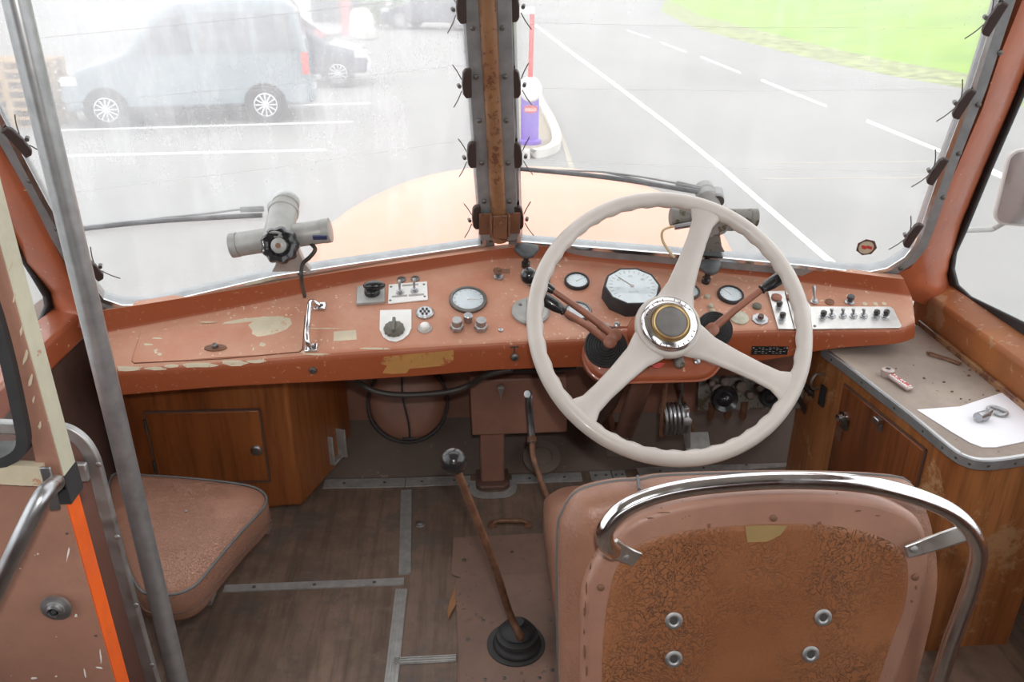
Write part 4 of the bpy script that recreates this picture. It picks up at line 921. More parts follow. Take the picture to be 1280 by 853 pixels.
wiper('black windscreen wiper lying across the left windscreen pane', onL, nL, [(101,286),(200,276),(328,269)], [(200,273),(260,267),(300,262),(330,261)], (342,258))
wiper('black windscreen wiper behind the upper rim of the steering wheel', onR, nR, [(650,211),(760,222),(872,240)], [(754,215),(800,221),(845,229),(885,238)], (896,240))
# bonnet outside
bon = MB(); rows = []
NY, NX = 22, 30
for i in range(NY+1):
    t = i/NY; y = 2.07 + 1.22*math.sin(t*math.pi/2); e = max(0.0, math.cos(t*math.pi/2)); w = (0.24+0.50*min(1, e*1.15)**0.9) if i < NY else 0.05
    zt_ = 0.590 - 0.030*math.sin(t*math.pi/2)**2 - 0.55*(1-e**0.12 if e > 0 else 1) - 0.045*(1-min(1, t/0.28)); cx = 0.17
    r = []
    for j in range(NX+1):
        a = math.pi*j/NX; c, q = math.cos(a), math.sin(a)
        r.append(V((cx - w*(abs(c)**0.75)*(1 if c > 0 else -1), y, -0.4+(zt_+0.4)*abs(q)**(0.26+0.16*(1-min(1, t/0.28))))))
    rows.append(r)
bon.loft(rows, raw=True, ring_closed=False)
bo = tag(build(bon, 'engine_bonnet', 'bonnet', smooth=60), 'orange rounded engine bonnet of the bus outside the windscreen', 'bonnet')
# exterior mirror
mc = PX(1283, 236, 1.42)
mr = thing('exterior_mirror', 'rounded exterior mirror on its arm outside the right side window', 'mirror', mc)
mf = Fr(mc, V((-0.35,-1,0.05)), (0.0,0,1)); ww, hh = 0.058, 0.098
def rr_(w, h, r, n=5):
    out = []
    for cx_, cy_, a0 in ((w-r,h-r,0),(-w+r,h-r,1),(-w+r,-h+r,2),(w-r,-h+r,3)):
        for k in range(n+1): a = (a0+k/n)*math.pi/2; out.append((cx_+r*math.cos(a), cy_+r*math.sin(a)))
    return out
build(MB(mf).loft([[(x*0.9,y*0.9,-0.03) for x, y in rr_(ww,hh,0.03)], [(x,y,-0.018) for x, y in rr_(ww,hh,0.03)], [(x,y,0) for x, y in rr_(ww,hh,0.03)]]), 'mirror_housing', 'tape', mr, bevel=0.002)
M['mirrorface'] = metal('mirror_glass', (0.42,0.42,0.43), 0.03, 0.04)
build(MB(mf).loft([[(x,y,0.0) for x, y in rr_(ww-0.006,hh-0.006,0.026)], [(x,y,0.002) for x, y in rr_(ww-0.006,hh-0.006,0.026)]]), 'mirror_face', 'mirrorface', mr)
build(MB().tube([PX(1196,288,1.16), PX(1240,287,1.38), mc+V((-0.01,0.02,-0.09)), mc+V((0,0.02,0))], 0.007, 10), 'mirror_arm', 'motor', mr)

# ================================================================== STEERING WHEEL, COLUMN
WC = PD(838, 404, 1.59); tilt = math.radians(42)
wn_ = V((0.02, -math.cos(tilt), math.sin(tilt))).normalized()
WF = Fr(WC, wn_, (0,0.3,1))
sw = thing('steering_wheel', 'large ivory three-spoke bus steering wheel with chrome ringed hub', 'steering wheel', WC)
mb = MB(WF); rings = []; NS = 144; RW = 0.262; rt = 0.0150
for i in range(NS):
    a = 2*math.pi*i/NS; inner_wave = 0.0016*math.cos(a*42)
    ring = []
    for k in range(16):
        b_ = 2*math.pi*k/16; rad = rt*(1.0 + (0.10*math.cos(a*42) if math.cos(b_) < -0.2 and math.sin(b_) < 0.6 else 0))
        R = RW + rad*math.cos(b_)*1.05; ring.append((R*math.cos(a), R*math.sin(a), rad*math.sin(b_)*0.95))
    rings.append(ring)
rings.append(rings[0]); mb.loft(rings, cap=False)
rim = build(mb, 'rim', 'wheel', sw, smooth=70)
def wpt(px, py): 
    p = PP(px, py, WC, wn_)-WC; return math.atan2(p.dot(WF.y), p.dot(WF.x)), p.length
for px, py in ((884,262),(732,512),(990,487)):
    ang, ln = wpt(px, py); c, s = math.cos(ang), math.sin(ang); rr = []
    for t, w, th, dz in ((0.035,0.042,0.010,-0.020),(0.060,0.036,0.0095,-0.022),(0.09,0.027,0.009,-0.020),(0.14,0.0225,0.0085,-0.013),(0.19,0.0205,0.008,-0.006),(0.225,0.022,0.008,-0.002),(0.243,0.030,0.009,0),(0.256,0.046,0.010,0)):
        ring = []
        for k in range(14):
            b_ = 2*math.pi*k/14; x = w*math.cos(b_); z = th*math.sin(b_)+dz
            ring.append((c*t - s*x, s*t + c*x, z))
        rr.append(ring)
    build(MB(WF).loft(rr), 'spoke', 'wheel', sw, smooth=70)
hubo = build(MB(WF).lathe([(0.030,-0.06),(0.045,-0.045),(0.063,-0.034),(0.0655,-0.022),(0.062,-0.010),(0.056,-0.008),(0.045,-0.012)], 48), 'hub', 'wheel', sw, smooth=60)
r_ = build(MB(WF).lathe([(0.056,-0.010),(0.0555,-0.004),(0.050,0.001),(0.039,0.003),(0.037,0.000),(0.037,-0.01)], 48), 'hub_ring', 'chrome', hubo, smooth=60)
mb = MB(WF)
for k in range(26):
    if k % 13 in (0,1,12,6): continue
    a = 2*math.pi*k/26+0.1; mb.tube([WF(math.cos(a)*0.046, math.sin(a)*0.046, 0.002), WF(math.cos(a)*0.050, math.sin(a)*0.050, 0.0013)], 0.0009, 5)
build(mb, 'ring_lettering', 'ink', hubo)
build(MB(WF).lathe([(0.038,-0.003),(0.036,0.007),(0.033,0.009),(0.030,0.007)], 48), 'brass_ring', 'gold', hubo, smooth=60)
build(MB(WF).lathe([(0.0365,-0.003),(0.0360,0.0075),(0.0358,0.0078)], 48), 'dark_ring', 'rust', hubo)
build(MB(WF).lathe([(0.031,0.0),(0.031,0.007),(0.027,0.010),(0.015,0.0115)], 40), 'horn_button', 'padgrey', hubo, smooth=60)
# column with its oval housing
colm = thing('steering_column_housing', 'orange oval steering column housing with three control stalks', 'steering column', PZ(790,545,0.06))
hc = PY(816, 443, 1.50); HF = Fr(hc, V((0,-0.80,0.60)), (0,0.6,0.8))
def stad(hl, hw, n=10):
    out = []
    for k in range(n+1): a = -math.pi/2+math.pi*k/n; out.append((hl-hw+hw*math.cos(a), hw*math.sin(a)))
    for k in range(n+1): a = math.pi/2+math.pi*k/n; out.append((-hl+hw+hw*math.cos(a), hw*math.sin(a)))
    return out
hl, hw = 0.142, 0.056
hs = build(MB(HF).loft([[(x,y,z) for x, y in stad(hl-d, hw-d)] for d, z in ((0.010,-0.055),(0.002,-0.045),(0.0,-0.02),(0.0,0.0),(0.003,0.006),(0.010,0.010),(0.03,0.010))]), 'column_housing', 'orange', colm, smooth=50)
build(MB(HF).loft([[(x,y,z) for x, y in stad(hl+d, hw+d)] for d, z in ((0.0,-0.004),(0.0035,-0.003),(0.0035,0.001),(0.0,0.002))]), 'housing_seam', 'orange', hs)
def gaiter(px, py, r):
    p = PP(px, py, HF(0,0,0.010), HF.z); f = Fr(p, HF.z, HF.y)
    prof = []
    for k in range(7): rr = r*(1-k*0.115); prof += [(rr, 0.002+k*0.0022), (rr-r*0.05, 0.0055+k*0.0022)]
    return build(MB(f).lathe(prof+[(r*0.2,0.018)], 32), 'rubber_gaiter', 'blackmatt', hs, smooth=30)
gaiter(757, 434, 0.044); gaiter(893, 412, 0.038)
build(MB(Fr(PP(820,420,HF(0,0,0.01),HF.z), HF.z)).lathe([(0.060,-0.02),(0.058,0.012),(0.040,0.05)], 32), 'column_collar', 'orange', hs, smooth=50)
for px, py in ((797,448),(846,446)):
    f = Fr(PP(px, py, HF(0,0,0.010), HF.z), HF.z, HF.y); mb = MB(f); mb.box((0,0.0,0.010),(0.018,0.040,0.022)); mb.lathe([(0.010,0.01),(0.010,0.028)], 12, o=(0,-0.018,0)); build(mb, 'clamp_block', 'motor_dirty', hs, bevel=0.003)
build(MB(Fr(PP(820,450,HF(0,0,0.010), HF.z), HF.z, HF.y)).lathe([(0.018,0),(0.018,0.006),(0.010,0.008)], 20), 'cover_disc', 'red', hs)
for px, py in ((871,452),(885,446),(758,408),(771,406)): screw(Fr(PP(px, py, HF(0,0,0.010), HF.z), HF.z), 0.007, 0.004, hs, 'bolt', 'steel')
build(MB().tube([WF(0,0,-0.062), HF(0.0,0,0.01)], 0.028, 20), 'column_tube', 'blackmatt', colm)
build(MB().tube([HF(0,-0.005,-0.04), PZ(786,545,0.15)+V((0,0.05,-0.02)), PZ(770,560,0.05)+V((-0.02,0.14,-0.02))], [0.024,0.024,0.022], 18), 'lower_tube', 'brown', colm)
build(MB().tube([HF(-0.04,-0.005,-0.04), PY(765,505,1.72), PY(742,536,1.86)], 0.012, 12), 'linkage_tube', 'brown_dark', colm)
def stalk(base, mid, tip, grip, name, d0=1.47, d1=1.50, ball=False):
    A = PP(*base, HF(0,0,0.028), HF.z); B_ = PD(*mid, d1); C_ = PD(*tip, d1+0.005)
    s = build(MB().tube([A, A.lerp(B_, 0.5)+V((0,0,0.003)), B_], [0.0085,0.0075,0.0065], 12), 'stalk', 'stalk', colm)
    if ball:
        g_ = MB().tube([B_, B_.lerp(C_, 0.25), B_.lerp(C_, 0.55), C_], [0.0075,0.010,0.008,0.007], 14); g_.fr = Fr(C_); g_.ball((0,0,0), 0.0175, 20)
    else:
        g_ = MB().tube(spl([B_, B_.lerp(C_, 0.15), B_.lerp(C_, 0.5), B_.lerp(C_, 0.85), C_], 3), [0.0075,0.010,0.0085,0.0095,0.011,0.0125,0.013,0.0135,0.0135,0.013,0.0125,0.011,0.006], 16)
    build(g_, 'stalk_grip', 'black', s, smooth=70)
    build(MB(Fr(A, HF.z)).lathe([(0.014,-0.012),(0.014,0.010),(0.008,0.014)], 14), 'stalk_pivot', 'stalk', s)
stalk((768,420), (692,364), (661,345), None, 'a', d1=1.66, ball=True)
stalk((762,428), (706,390), (676,371), None, 'b', d1=1.64)
stalk((889,413), (951,363), (984,342), None, 'c', d1=1.66)

# ================================================================== UNDER THE DASHBOARD
# cables slung under the lip
def cable(pts, r, label, Y=1.66):
    mb = MB().tube(spl([PY(x, y, Y+dy) for x, y, dy in pts], 5), r, 10); return tag(build(mb, 'cable', 'cable'), label, 'cable')
cable([(440,470,-0.06),(452,481,0),(475,491,0),(510,494,0),(560,490,0),(588,481,0),(606,470,-0.04),(640,461,-0.06)], 0.0068, 'black cable sagging under the dashboard in front of the round guard')
cable([(596,458,0.04),(625,463,0.06),(665,463,0.08),(700,462,0.05),(722,458,0.02)], 0.007, 'black cable running straight along beneath the dashboard edge')
# round guarded dish (headlamp bowl)
rc = PY(510, 503, 1.93); rf = Fr(rc, V((0.05,-0.93,0.36)), (0,0,1)); rad = 0.103
hb = thing('headlamp_bowl', 'round brown bowl with wire guard on the front wall under the dashboard', 'lamp housing', rc)
build(MB(rf).lathe([(rad,-0.07),(rad,-0.01),(rad*0.93,0.012),(rad*0.6,0.022),(rad*0.1,0.026)], 40), 'bowl', 'brown', hb, smooth=60)
build(MB(rf).tube([rf(math.cos(2*math.pi*k/40)*rad*1.03, math.sin(2*math.pi*k/40)*rad*1.03, 0.008) for k in range(40)], 0.0032, 8, loop=True), 'guard_ring', 'blackmatt', hb)
build(MB(rf).tube(spl([rf(0.0,-rad*1.02,0.01), rf(0,-rad*0.5,0.03), rf(-0.012,0.02,0.036), rf(-0.012,rad*0.9,0.016)], 5), 0.0026, 8).tube([rf(-0.018,-rad*0.92,0.02), rf(0.018,-rad*0.92,0.02)], 0.004, 6), 'guard_bar', 'blackmatt', hb)
dsk = PZ(529,550,0.045); tag(build(MB(Fr(dsk, V((0,-0.45,0.9)))).lathe([(0.045,-0.006),(0.045,0.004),(0.02,0.006),(0.018,0.012),(0.012,0.013)], 28), 'floor_flange', 'toe'), 'round grimy flange below the round guarded bowl', 'flange')
dsk = PZ(677,572,0.045); tag(build(MB(Fr(dsk, V((0,-0.45,0.9)))).lathe([(0.050,-0.006),(0.050,0.004),(0.03,0.005),(0.024,0.012),(0.015,0.014)], 28), 'floor_flange', 'toe'), 'round grimy flange on the toe board behind the handbrake lever', 'flange')
# brown access box
bx = thing('access_box', 'brown metal box panel on the front wall under the dashboard centre', 'box', PY(648, 545, 1.78))
pA, pB, pC, pD = PY(587,476,1.78), PY(708,472,1.78), PY(709,541,1.78), PY(590,545,1.78)
bb = build(MB().slab([pA,pB,pC,pD], (0,0.225,0)), 'box_body', 'brown', bx, bevel=0.004)
bf = Fr(PY(626,484,1.775), (0,-1,0), (0,0,1)); mb = MB(bf); mb.lathe([(0.008,0),(0.008,0.006)], 14); mb.add([(-0.007,0,0.004),(0.007,0,0.004),(0,-0.030,0.004),(-0.007,0,0.008),(0.007,0,0.008),(0,-0.030,0.008)], [(0,2,1),(3,4,5),(0,1,4,3),(1,2,5,4),(2,0,3,5)]); build(mb, 'turn_latch', 'alu', bx)
# channel going down to the floor
ch = thing('pedal_channel', 'brown metal channel running from the access box down to the floor notch', 'channel', PZ(616,606,0))
cA = PZ(616,607,0.0)
build(MB().box((cA.x, cA.y+0.03, 0.09),(0.062,0.055,0.19)), 'channel', 'brown', ch, bevel=0.006)
build(MB().slab([cA+V((x, y, 0.0)) for x, y in [(-0.043,0.06),(-0.043,-0.008),(-0.03,-0.022),(0.03,-0.022),(0.043,-0.008),(0.043,0.06)]], (0,0,0.012)), 'foot_rubber', 'brown_dark', ch, bevel=0.003)
# valve unit at right under the dashboard
vu = thing('valve_unit', 'grey control valve plate with round black handwheel under the dashboard', 'valve', PY(940,512,1.66))
vp = build(MB().slab([PY(873,475,1.70),PY(1010,470,1.70),PY(1002,512,1.70),PY(872,514,1.70)], (0,0.02,0)), 'mounting_plate', 'motor_dirty', vu, bevel=0.003)
def knobw(px, py, r, mat, nm, y=1.70):
    f = Fr(PY(px, py, y-0.03), V((0,-0.95,0.3)), (0,0,1)); k = build(MB(f).lathe([(r*0.5,-0.03),(r*0.5,-0.01),(r,-0.012),(r*1.05,0.0),(r*0.95,0.008),(r*0.6,0.003),(r*0.4,0.012),(r*0.2,0.016)], 32), nm, mat, vu, smooth=50); return k
knobw(906, 499, 0.031, 'black', 'handwheel'); knobw(962, 497, 0.022, 'blackmatt', 'valve_cap')
for x, y, r in ((888,478,0.008),(896,486,0.016),(925,482,0.014),(936,493,0.010),(948,484,0.010),(905,476,0.012),(985,482,0.012)):
    build(MB(Fr(PY(x, y, 1.695), (0,-1,0.2), (0,0,1))).lathe([(r,-0.005),(r,0.014),(r*0.5,0.018)], 8), 'fitting', 'toe', vu, bevel=0.001)
for x, y in ((889,517),(910,515),(929,516)):
    p = PY(x, y, 1.70); build(MB().tube([p+V((0,0.0,0.03)), p+V((0,0,-0.012)), p+V((0,0,-0.02))], [0.009,0.009,0.005], 12), 'pipe_stub', 'rust', vu)
for k, (x0, y0, x1, y1) in enumerate(((975,478,1008,520),(985,470,1016,500),(1000,478,1022,515))):
    build(MB().tube(spl([PY(x0,y0,1.69), PY((x0+x1)/2+6,(y0+y1)/2-3,1.66), PY(x1,y1,1.70)], 5), 0.006, 8), 'pipe', 'cable', vu)
# pedal return spring and pedals
sp = thing('pedal_spring', 'horizontal steel coil spring with linkage under the steering wheel', 'spring', PY(845,548,1.66))
f = Fr(PY(828,524,1.62), V((1,0.0,0.03)), (0,0,1)); R_ = 0.036; pts = []
for k in range(6*16+1): a = 2*math.pi*k/16; pts.append(f(R_*math.cos(a)*0.8, R_*math.sin(a), 0.058*k/(6*16)))
build(MB().tube(pts, 0.0038, 8), 'coil', 'steel', sp)
build(MB().tube([PY(832,475,1.60), PY(829,510,1.61), PY(827,545,1.62)], 0.006, 8), 'link_rod', 'rust', sp)
build(MB().tube([PY(850,475,1.60), PY(853,488,1.62), PY(849,500,1.62), PY(851,512,1.62)], 0.0035, 8), 'link_rod', 'darksteel', sp)
mb = MB().bar([PY(858,510,1.60), PY(860,530,1.60), PY(860,560,1.60)], 0.012, 0.006, (1,0,0)); build(mb, 'lever_plate', 'alu', sp, bevel=0.002)
build(MB(Fr(PY(858,525,1.60), (0,-1,0.2))).lathe([(0.010,-0.01),(0.010,0.012),(0.004,0.014)], 16), 'pivot_bolt', 'alu', sp)
build(MB().tube([PY(828,524,1.62), PY(862,523,1.62)], 0.012, 12), 'spring_core', 'cable', sp)
for k, (px, py, lab) in enumerate(((771,556,'dark metal pedal at the foot of the steering column'), (872,557,'pale worn metal pedal plate below the coil spring'))):
    p = PY(px, py, 1.72 if k else 1.78); root = thing('pedal', lab, 'pedal', p)
    f = Fr(p, V((0,-0.6,0.8)), (0,0.8,0.6)); build(MB(f).box((0,0,0),(0.062,0.07,0.008)), 'pedal_plate', 'floor_strip' if k else 'toe', root, bevel=0.003)
    build(MB().tube([f(0,0,-0.004), f(0,0.03,-0.03), V((p.x, 1.99, p.z+0.05))], 0.009, 10), 'pedal_arm', 'rust', root)

# ================================================================== LEFT CUPBOARD, SEAT PAD
cb = thing('wooden_cupboard', 'varnished wooden cupboard with small locked door under the dashboard', 'cupboard', (-0.65,1.72,0))
YF = 1.66
cr0 = PZ(352, 642, 0.0); foot = [V((XL+0.045, cr0.y, 0)), V((cr0.x-0.05, cr0.y, 0)), V((cr0.x-0.005, cr0.y+0.008, 0)), PZ(378,638,0)+V((0,0,0))]
bk = V((-0.335, 1.975, 0)); bk2 = V((-0.30,1.93,0))
foot = spl([foot[1], foot[2], foot[3]], 4)
plan = [V((XL+0.045, cr0.y, 0))]+foot+[bk.lerp(foot[-1],0.02), V((-0.36,1.995,0)), V((XL+0.045,1.995,0))]
ztop = 0.425
cbb = build(MB().slab([p+V((0,0,0.012)) for p in plan], (0,0,ztop-0.012)), 'carcass', 'wood', cb, bevel=0.008, seg=3)
fy = cr0.y-0.003
dl = [PY(182,516,fy), PY(324,516,fy), PY(340,603,fy), PY(199,600,fy)]
xs0, xs1, z0, z1 = dl[0].x, dl[1].x, (dl[2].z+dl[3].z)/2, dl[0].z
dr = build(MB().box(((xs0+xs1)/2, fy, (z0+z1)/2),(xs1-xs0, 0.012, z1-z0)), 'door', 'wood', cb, bevel=0.002)
mb = MB(); 
for (u, v, w_, h_) in (((xs0+xs1)/2, z1+0.002, xs1-xs0+0.008, 0.003), ((xs0+xs1)/2, z0-0.002, xs1-xs0+0.008, 0.003), (xs0-0.002, (z0+z1)/2, 0.0035, z1-z0+0.008), (xs1+0.002, (z0+z1)/2, 0.003, z1-z0+0.008)): mb.box((u, fy-0.002, v), (w_, 0.008, h_))
build(mb, 'door_gap', 'brown_dark', cb, smooth=0)
for zz in (z1-0.03, z0+0.05):
    build(MB().tube([(xs0-0.002, fy-0.009, zz-0.016), (xs0-0.002, fy-0.009, zz+0.016)], 0.0035, 8), 'hinge', 'darksteel', dr)
lkp = PY(321,563,fy-0.006); build(MB(Fr(lkp, (0,-1,0), (0,0,1))).lathe([(0.013,0),(0.013,0.004),(0.009,0.006),(0.008,0.010),(0.004,0.010)], 20), 'lock', 'steel', dr)
# bracket on the cupboard's side
bkt = PZ(424,600,0.07); sd = (PZ(450,560,0)-PZ(378,638,0)).normalized(); bn = V((sd.y,-sd.x,0))
bp_ = foot[-1].lerp(V((-0.36,1.995,0)), 0.60)+V((0,0,0.08))+bn*0.004
mb = MB(Fr(bp_, bn, (0,0,1))); mb.box((0.0,0.01,0.0),(0.050,0.10,0.004)); mb.box((0.022,0.0,0.020),(0.006,0.085,0.04)); mb.box((-0.022,0.0,0.014),(0.006,0.085,0.028)); mb.box((0,-0.040,0.014),(0.05,0.006,0.028)); build(mb, 'side_bracket', 'floor_strip', cb, bevel=0.002)
for x, y in ((388,520),(386,590),(400,588)):
    t = (x-378)/72; p = foot[-1].lerp(V((-0.36,1.995,0)), 0.28 if x < 395 else 0.4); p = V((p.x, p.y, 0.29 if y < 550 else 0.09)); screw(Fr(p+bn*0.001, bn), 0.004, 0.003, cb)
# jump seat pad
padz = 0.275
pad_px = [(139,594),(172,593),(248,598),(310,606),(331,616),(334,628),(326,640),(300,668),(270,703),(248,729),(233,739),(215,744),(190,744),(172,736),(152,695),(136,640)]
pd = [PZ(x, y, padz) for x, y in pad_px]; pc_ = sum(pd, V())/len(pd)
js = thing('jump_seat', 'brown leatherette folding jump seat pad beside the steel pole', 'seat', V((pc_.x, pc_.y, padz-0.07)))
outl = spl(pd, 3, True)
def shrink(pts, d):
    c = sum(pts, V())/len(pts); return [p+(c-p).normalized()*d for p in pts]
layers = [(0.012,-0.068),(0.0,-0.055),(0.0,-0.012),(0.003,-0.004),(0.010,0.002),(0.03,0.007),(0.06,0.009)]
build(MB().loft([[p+V((0,0,dz)) for p in shrink(outl, d)] for d, dz in layers], raw=True), 'cushion', 'leather', js, smooth=60)
build(MB().tube([p+V((0,0,-0.001)) for p in shrink(outl, 0.002)], 0.0025, 8, loop=True), 'piping', 'piping', js)
build(MB().tube([p+V((0,0,-0.040)) for p in shrink(outl, -0.0005)], 0.0016, 8, loop=True), 'piping', 'brown_dark', js)
build(MB(Fr(PZ(233,640,padz+0.009))).lathe([(0.003,-0.002),(0.0025,0.002)], 10), 'stud', 'steel', js)
build(MB().bar([V((XL+0.03, pc_.y+0.1, padz-0.075)), V((pc_.x+0.12, pc_.y+0.1, padz-0.075))], 0.03, 0.012, (0,1,0)).bar([V((XL+0.03, pc_.y-0.1, padz-0.075)), V((pc_.x+0.06, pc_.y-0.1, padz-0.075))], 0.03, 0.012, (0,1,0)).bar([V((XL+0.03,pc_.y+0.13,padz+0.03)), V((PZ(139,580,padz).x, pc_.y+0.13, padz+0.03))], 0.03, 0.02, (0,0,1)), 'support_frame', 'alu', js)

# ================================================================== POLE, PARTITION, RAIL
PYY = 1.0; pt = PY(20, 0, PYY); pb = PY(223, 853, PYY)
px_ = (pt.x+pb.x)/2
pl = thing('grab_pole', 'tall steel grab pole standing between the jump seat and gangway', 'pole', (px_, PYY, 0))
build(MB().tube([V((pb.x, PYY, 0.0)), V((pb.x, PYY, pb.z)), V((pt.x, PYY, pt.z)), V((pt.x, PYY, 1.975))], 0.0145, 24), 'tube', 'tube', pl)
build(MB(Fr((pb.x,PYY,0))).lathe([(0.035,0),(0.033,0.006),(0.018,0.012)], 24), 'floor_flange', 'steel', pl)
# curved aluminium rail edging the dark side panel
sp_ = thing('side_screen', 'dark brown screen edged by a curved riveted aluminium rail', 'screen', PY(200,880,0.90))
rl = [PY(x, y, 0.90) for x, y in [(-60,528),(0,533),(60,536),(84,539),(102,551),(114,569),(121,590),(130,625),(150,702),(172,783),(197,870)]]
rl2 = [V((rl[-1].x, 0.90, 0.0))]
path = spl(rl, 5)+rl2
build(MB().bar(path, 0.010, 0.017, (0,1,0)), 'rail', 'alu', sp_, bevel=0.002)
inner_ = [p+V((0,0,0)) for p in path]
M['brown_mid'] = worn('dark_rosy_brown_paint', (0.17,0.085,0.065), (0.20,0.10,0.078), (0.30,0.2,0.15), 0.5, 0.76, 10, 80, 0.78)
build(MB().slab([p for p in path]+[V((rl[0].x, 0.90, 0.0))], (0,0.006,0)), 'panel', 'brown_mid', sp_)
for x, y in ((123,581),(147,672),(170,757),(190,832)): screw(Fr(PY(x, y, 0.894), (0,-1,0), (0,0,1)), 0.0038, 0.002, sp_, 'rivet', 'alu')
build(MB().bar([PY(40,589,0.885), PY(110,590,0.885)], 0.026, 0.008, (0,0,1)), 'cross_rail', 'alu', sp_, bevel=0.002)
# partition beside the door with cream edge
YP = 0.74
par = thing('door_partition', 'rosy brown door partition with cream and orange edge and chrome bar', 'partition', PY(100,853,YP)*1.0)
def onP(x, y, d=0.0): return PY(x, y, YP-d)
panel_r = [(22,252),(46,340),(66,430),(80,520),(93,600),(120,720),(146,853),(150,900)]
inr = [onP(x-2, y) for x, y in panel_r]
# upper part: post; lower: solid panel; window opening with rubber seal between
Lp = [(-30,190),(-14,245),(0,294),(20,352),(34,440),(61,540),(77,612)]; Rp = [(-14,190),(7,245),(19,298),(32,350),(54,440),(75,540),(92,612)]
def sidestrip(Ls, Rs, mat, nm):   # painted face of the partition's edge
    A_ = [onP(*p) for p in Ls]; xm = sum(p.x for p in A_)/len(A_); A_ = [PX(*p, xm) for p in Ls]; B_ = [PX(*p, xm) for p in Rs]
    A_ = [V((xm, YP+0.0015, p.z)) for p in A_]; B_ = [V((xm, YP+0.028, p.z)) for p in A_]
    return build(MB().loft([[a, b, b+V((-0.012,0,0)), a+V((-0.012,0,0))] for a, b in zip(A_, B_)], raw=True), nm, mat, par, smooth=0), xm
_, xm = sidestrip(Lp, Rp, 'cream', 'cream_edge')
_, xo = sidestrip([(86,628),(99,680),(120,765),(143,853),(160,920)], [(97,622),(112,680),(136,768),(160,853),(176,920)], 'safety', 'orange_edge')
print('XM', xm, xo)
post = [V((xm-0.001, YP-0.001, onP(*p).z)) for p in Lp]
postl = [onP(x, y, 0.001) for x, y in [(-60,190),(-45,245),(-28,294),(-12,352),(16,440),(37,540),(52,612)]]
build(MB().loft([[a, b, b+V((0,0.02,0)), a+V((0,0.02,0))] for a, b in zip(postl, post)], raw=True), 'upper_post', 'brown_light', par, smooth=0)
lp = [onP(-120,596), V((xo-0.001, YP, onP(78,600).z)), V((xo-0.001, YP, 0.0)), V((onP(-120,596).x, YP, 0.0))]
build(MB().slab(lp, (0,0.02,0)), 'lower_panel', 'brown_light', par, smooth=0)
mb = MB().slab([V((xm+0.001, YP-0.001, onP(88,596).z)), V((xm+0.001, YP+0.029, onP(88,596).z)), V((xm+0.001, YP+0.029, onP(84,630).z)), V((xm+0.001, YP-0.001, onP(84,630).z))], (-0.014,0,0)); build(mb, 'black_band', 'blackmatt', par)
rnd = random.Random(5)
def flake(px, py, w, h, rot=0.0, mat='cream_patch'):
    ring = []
    for i in range(9):
        a = 2*math.pi*i/9; q = 0.6+0.6*rnd.random(); x, y = math.cos(a)*w*q, math.sin(a)*h*q; ring.append(onP(px+x*math.cos(rot)-y*math.sin(rot), py+x*math.sin(rot)+y*math.cos(rot), 0.0022))
    build(MB().slab(ring, (0,-0.0004,0)), 'paint_flake', mat, par, smooth=0)
for (x, y, w, h, r) in [(13,330,1.6,7,0.25),(18,372,1.4,9,0.25),(27,412,1.8,8,0.22),(32,447,2.2,10,0.22),(39,474,2.2,9,0.25),(42,500,1.6,5,0.2),(50,532,2.2,5,0.2),(25,605,10,3,0.1),(10,598,6,3,0),(85,693,1.0,9,0.2),(126,822,1.2,9,-0.1),(124,835,5,1.0,0.1),(95,770,2.0,2.0,0),(70,846,1.5,1,0),(42,848,4,1.4,0),(106,842,1,6,-0.2)]: flake(x, y, w, h, r, 'white' if y > 640 else 'cream_patch')
for (x, y, w, h, r) in [(84,667,2,1.4,0),(120,795,2.2,1.6,0)]: flake(x, y, w, h, r, 'brown_dark')
# window with rubber seal in the partition
wo_ = [onP(x, y) for x, y in [(-110,250),(-55,245),(-22,330),(0,395),(16,455),(30,520),(34,545),(30,560),(16,570),(0,574),(-60,576),(-110,576)]]
ws = spl(wo_, 2, True); n_p = V((0,-1,0))
build(MB().ring([p+n_p*0.010 for p in offset(ws, n_p, -0.006)], [p+n_p*0.010 for p in offset(ws, n_p, 0.005)], (0,0.035,0)), 'rubber_seal', 'blackmatt', par)
build(MB().slab([p+V((0,0.008,0)) for p in ws], (0,0.003,0)), 'window_pane', 'sideglass', par, smooth=0)
hr = MB().bar([onP(-100,585,0.004), onP(56,593,0.004)], 0.024, 0.010, (0,0,1)); build(hr, 'cross_rail', 'cream_patch', par)
build(MB().slab([onP(x, y, 0.008) for x, y in [(50,583),(64,583),(77,636),(64,637)]], (0,-0.003,0)), 'bar_bracket', 'steel', par, bevel=0.001)
screw(Fr(onP(58,590,0.012), (0,-1,0)), 0.004, 0.002, par); screw(Fr(onP(70,630,0.012), (0,-1,0)), 0.004, 0.002, par)
build(MB().tube(spl([onP(70,604,0.012), onP(64,609,0.035), onP(52,622,0.06), onP(30,665,0.075), onP(8,712,0.08), onP(-20,770,0.08)], 5), 0.0085, 18), 'grab_bar', 'steel', par)
lf = Fr(onP(71,759,0.003), (0,-1,0), (0,0,1)); lk = build(MB(lf).lathe([(0.0165,0),(0.0165,0.003),(0.010,0.004),(0.010,0.006)], 28), 'lock_plate', 'alu', par)
build(MB(lf).lathe([(0.0085,0.004),(0.0085,0.009),(0.006,0.010),(0.005,0.006)], 20), 'lock_barrel', 'steel', lk); build(MB(lf).lathe([(0.003,0.006),(0.003,0.0085)], 10), 'keyhole', 'ink', lk)
for x in (-0.012, 0.012): screw(Fr(lf(x,0,0.003), (0,-1,0)), 0.0018, 0.001, lk)

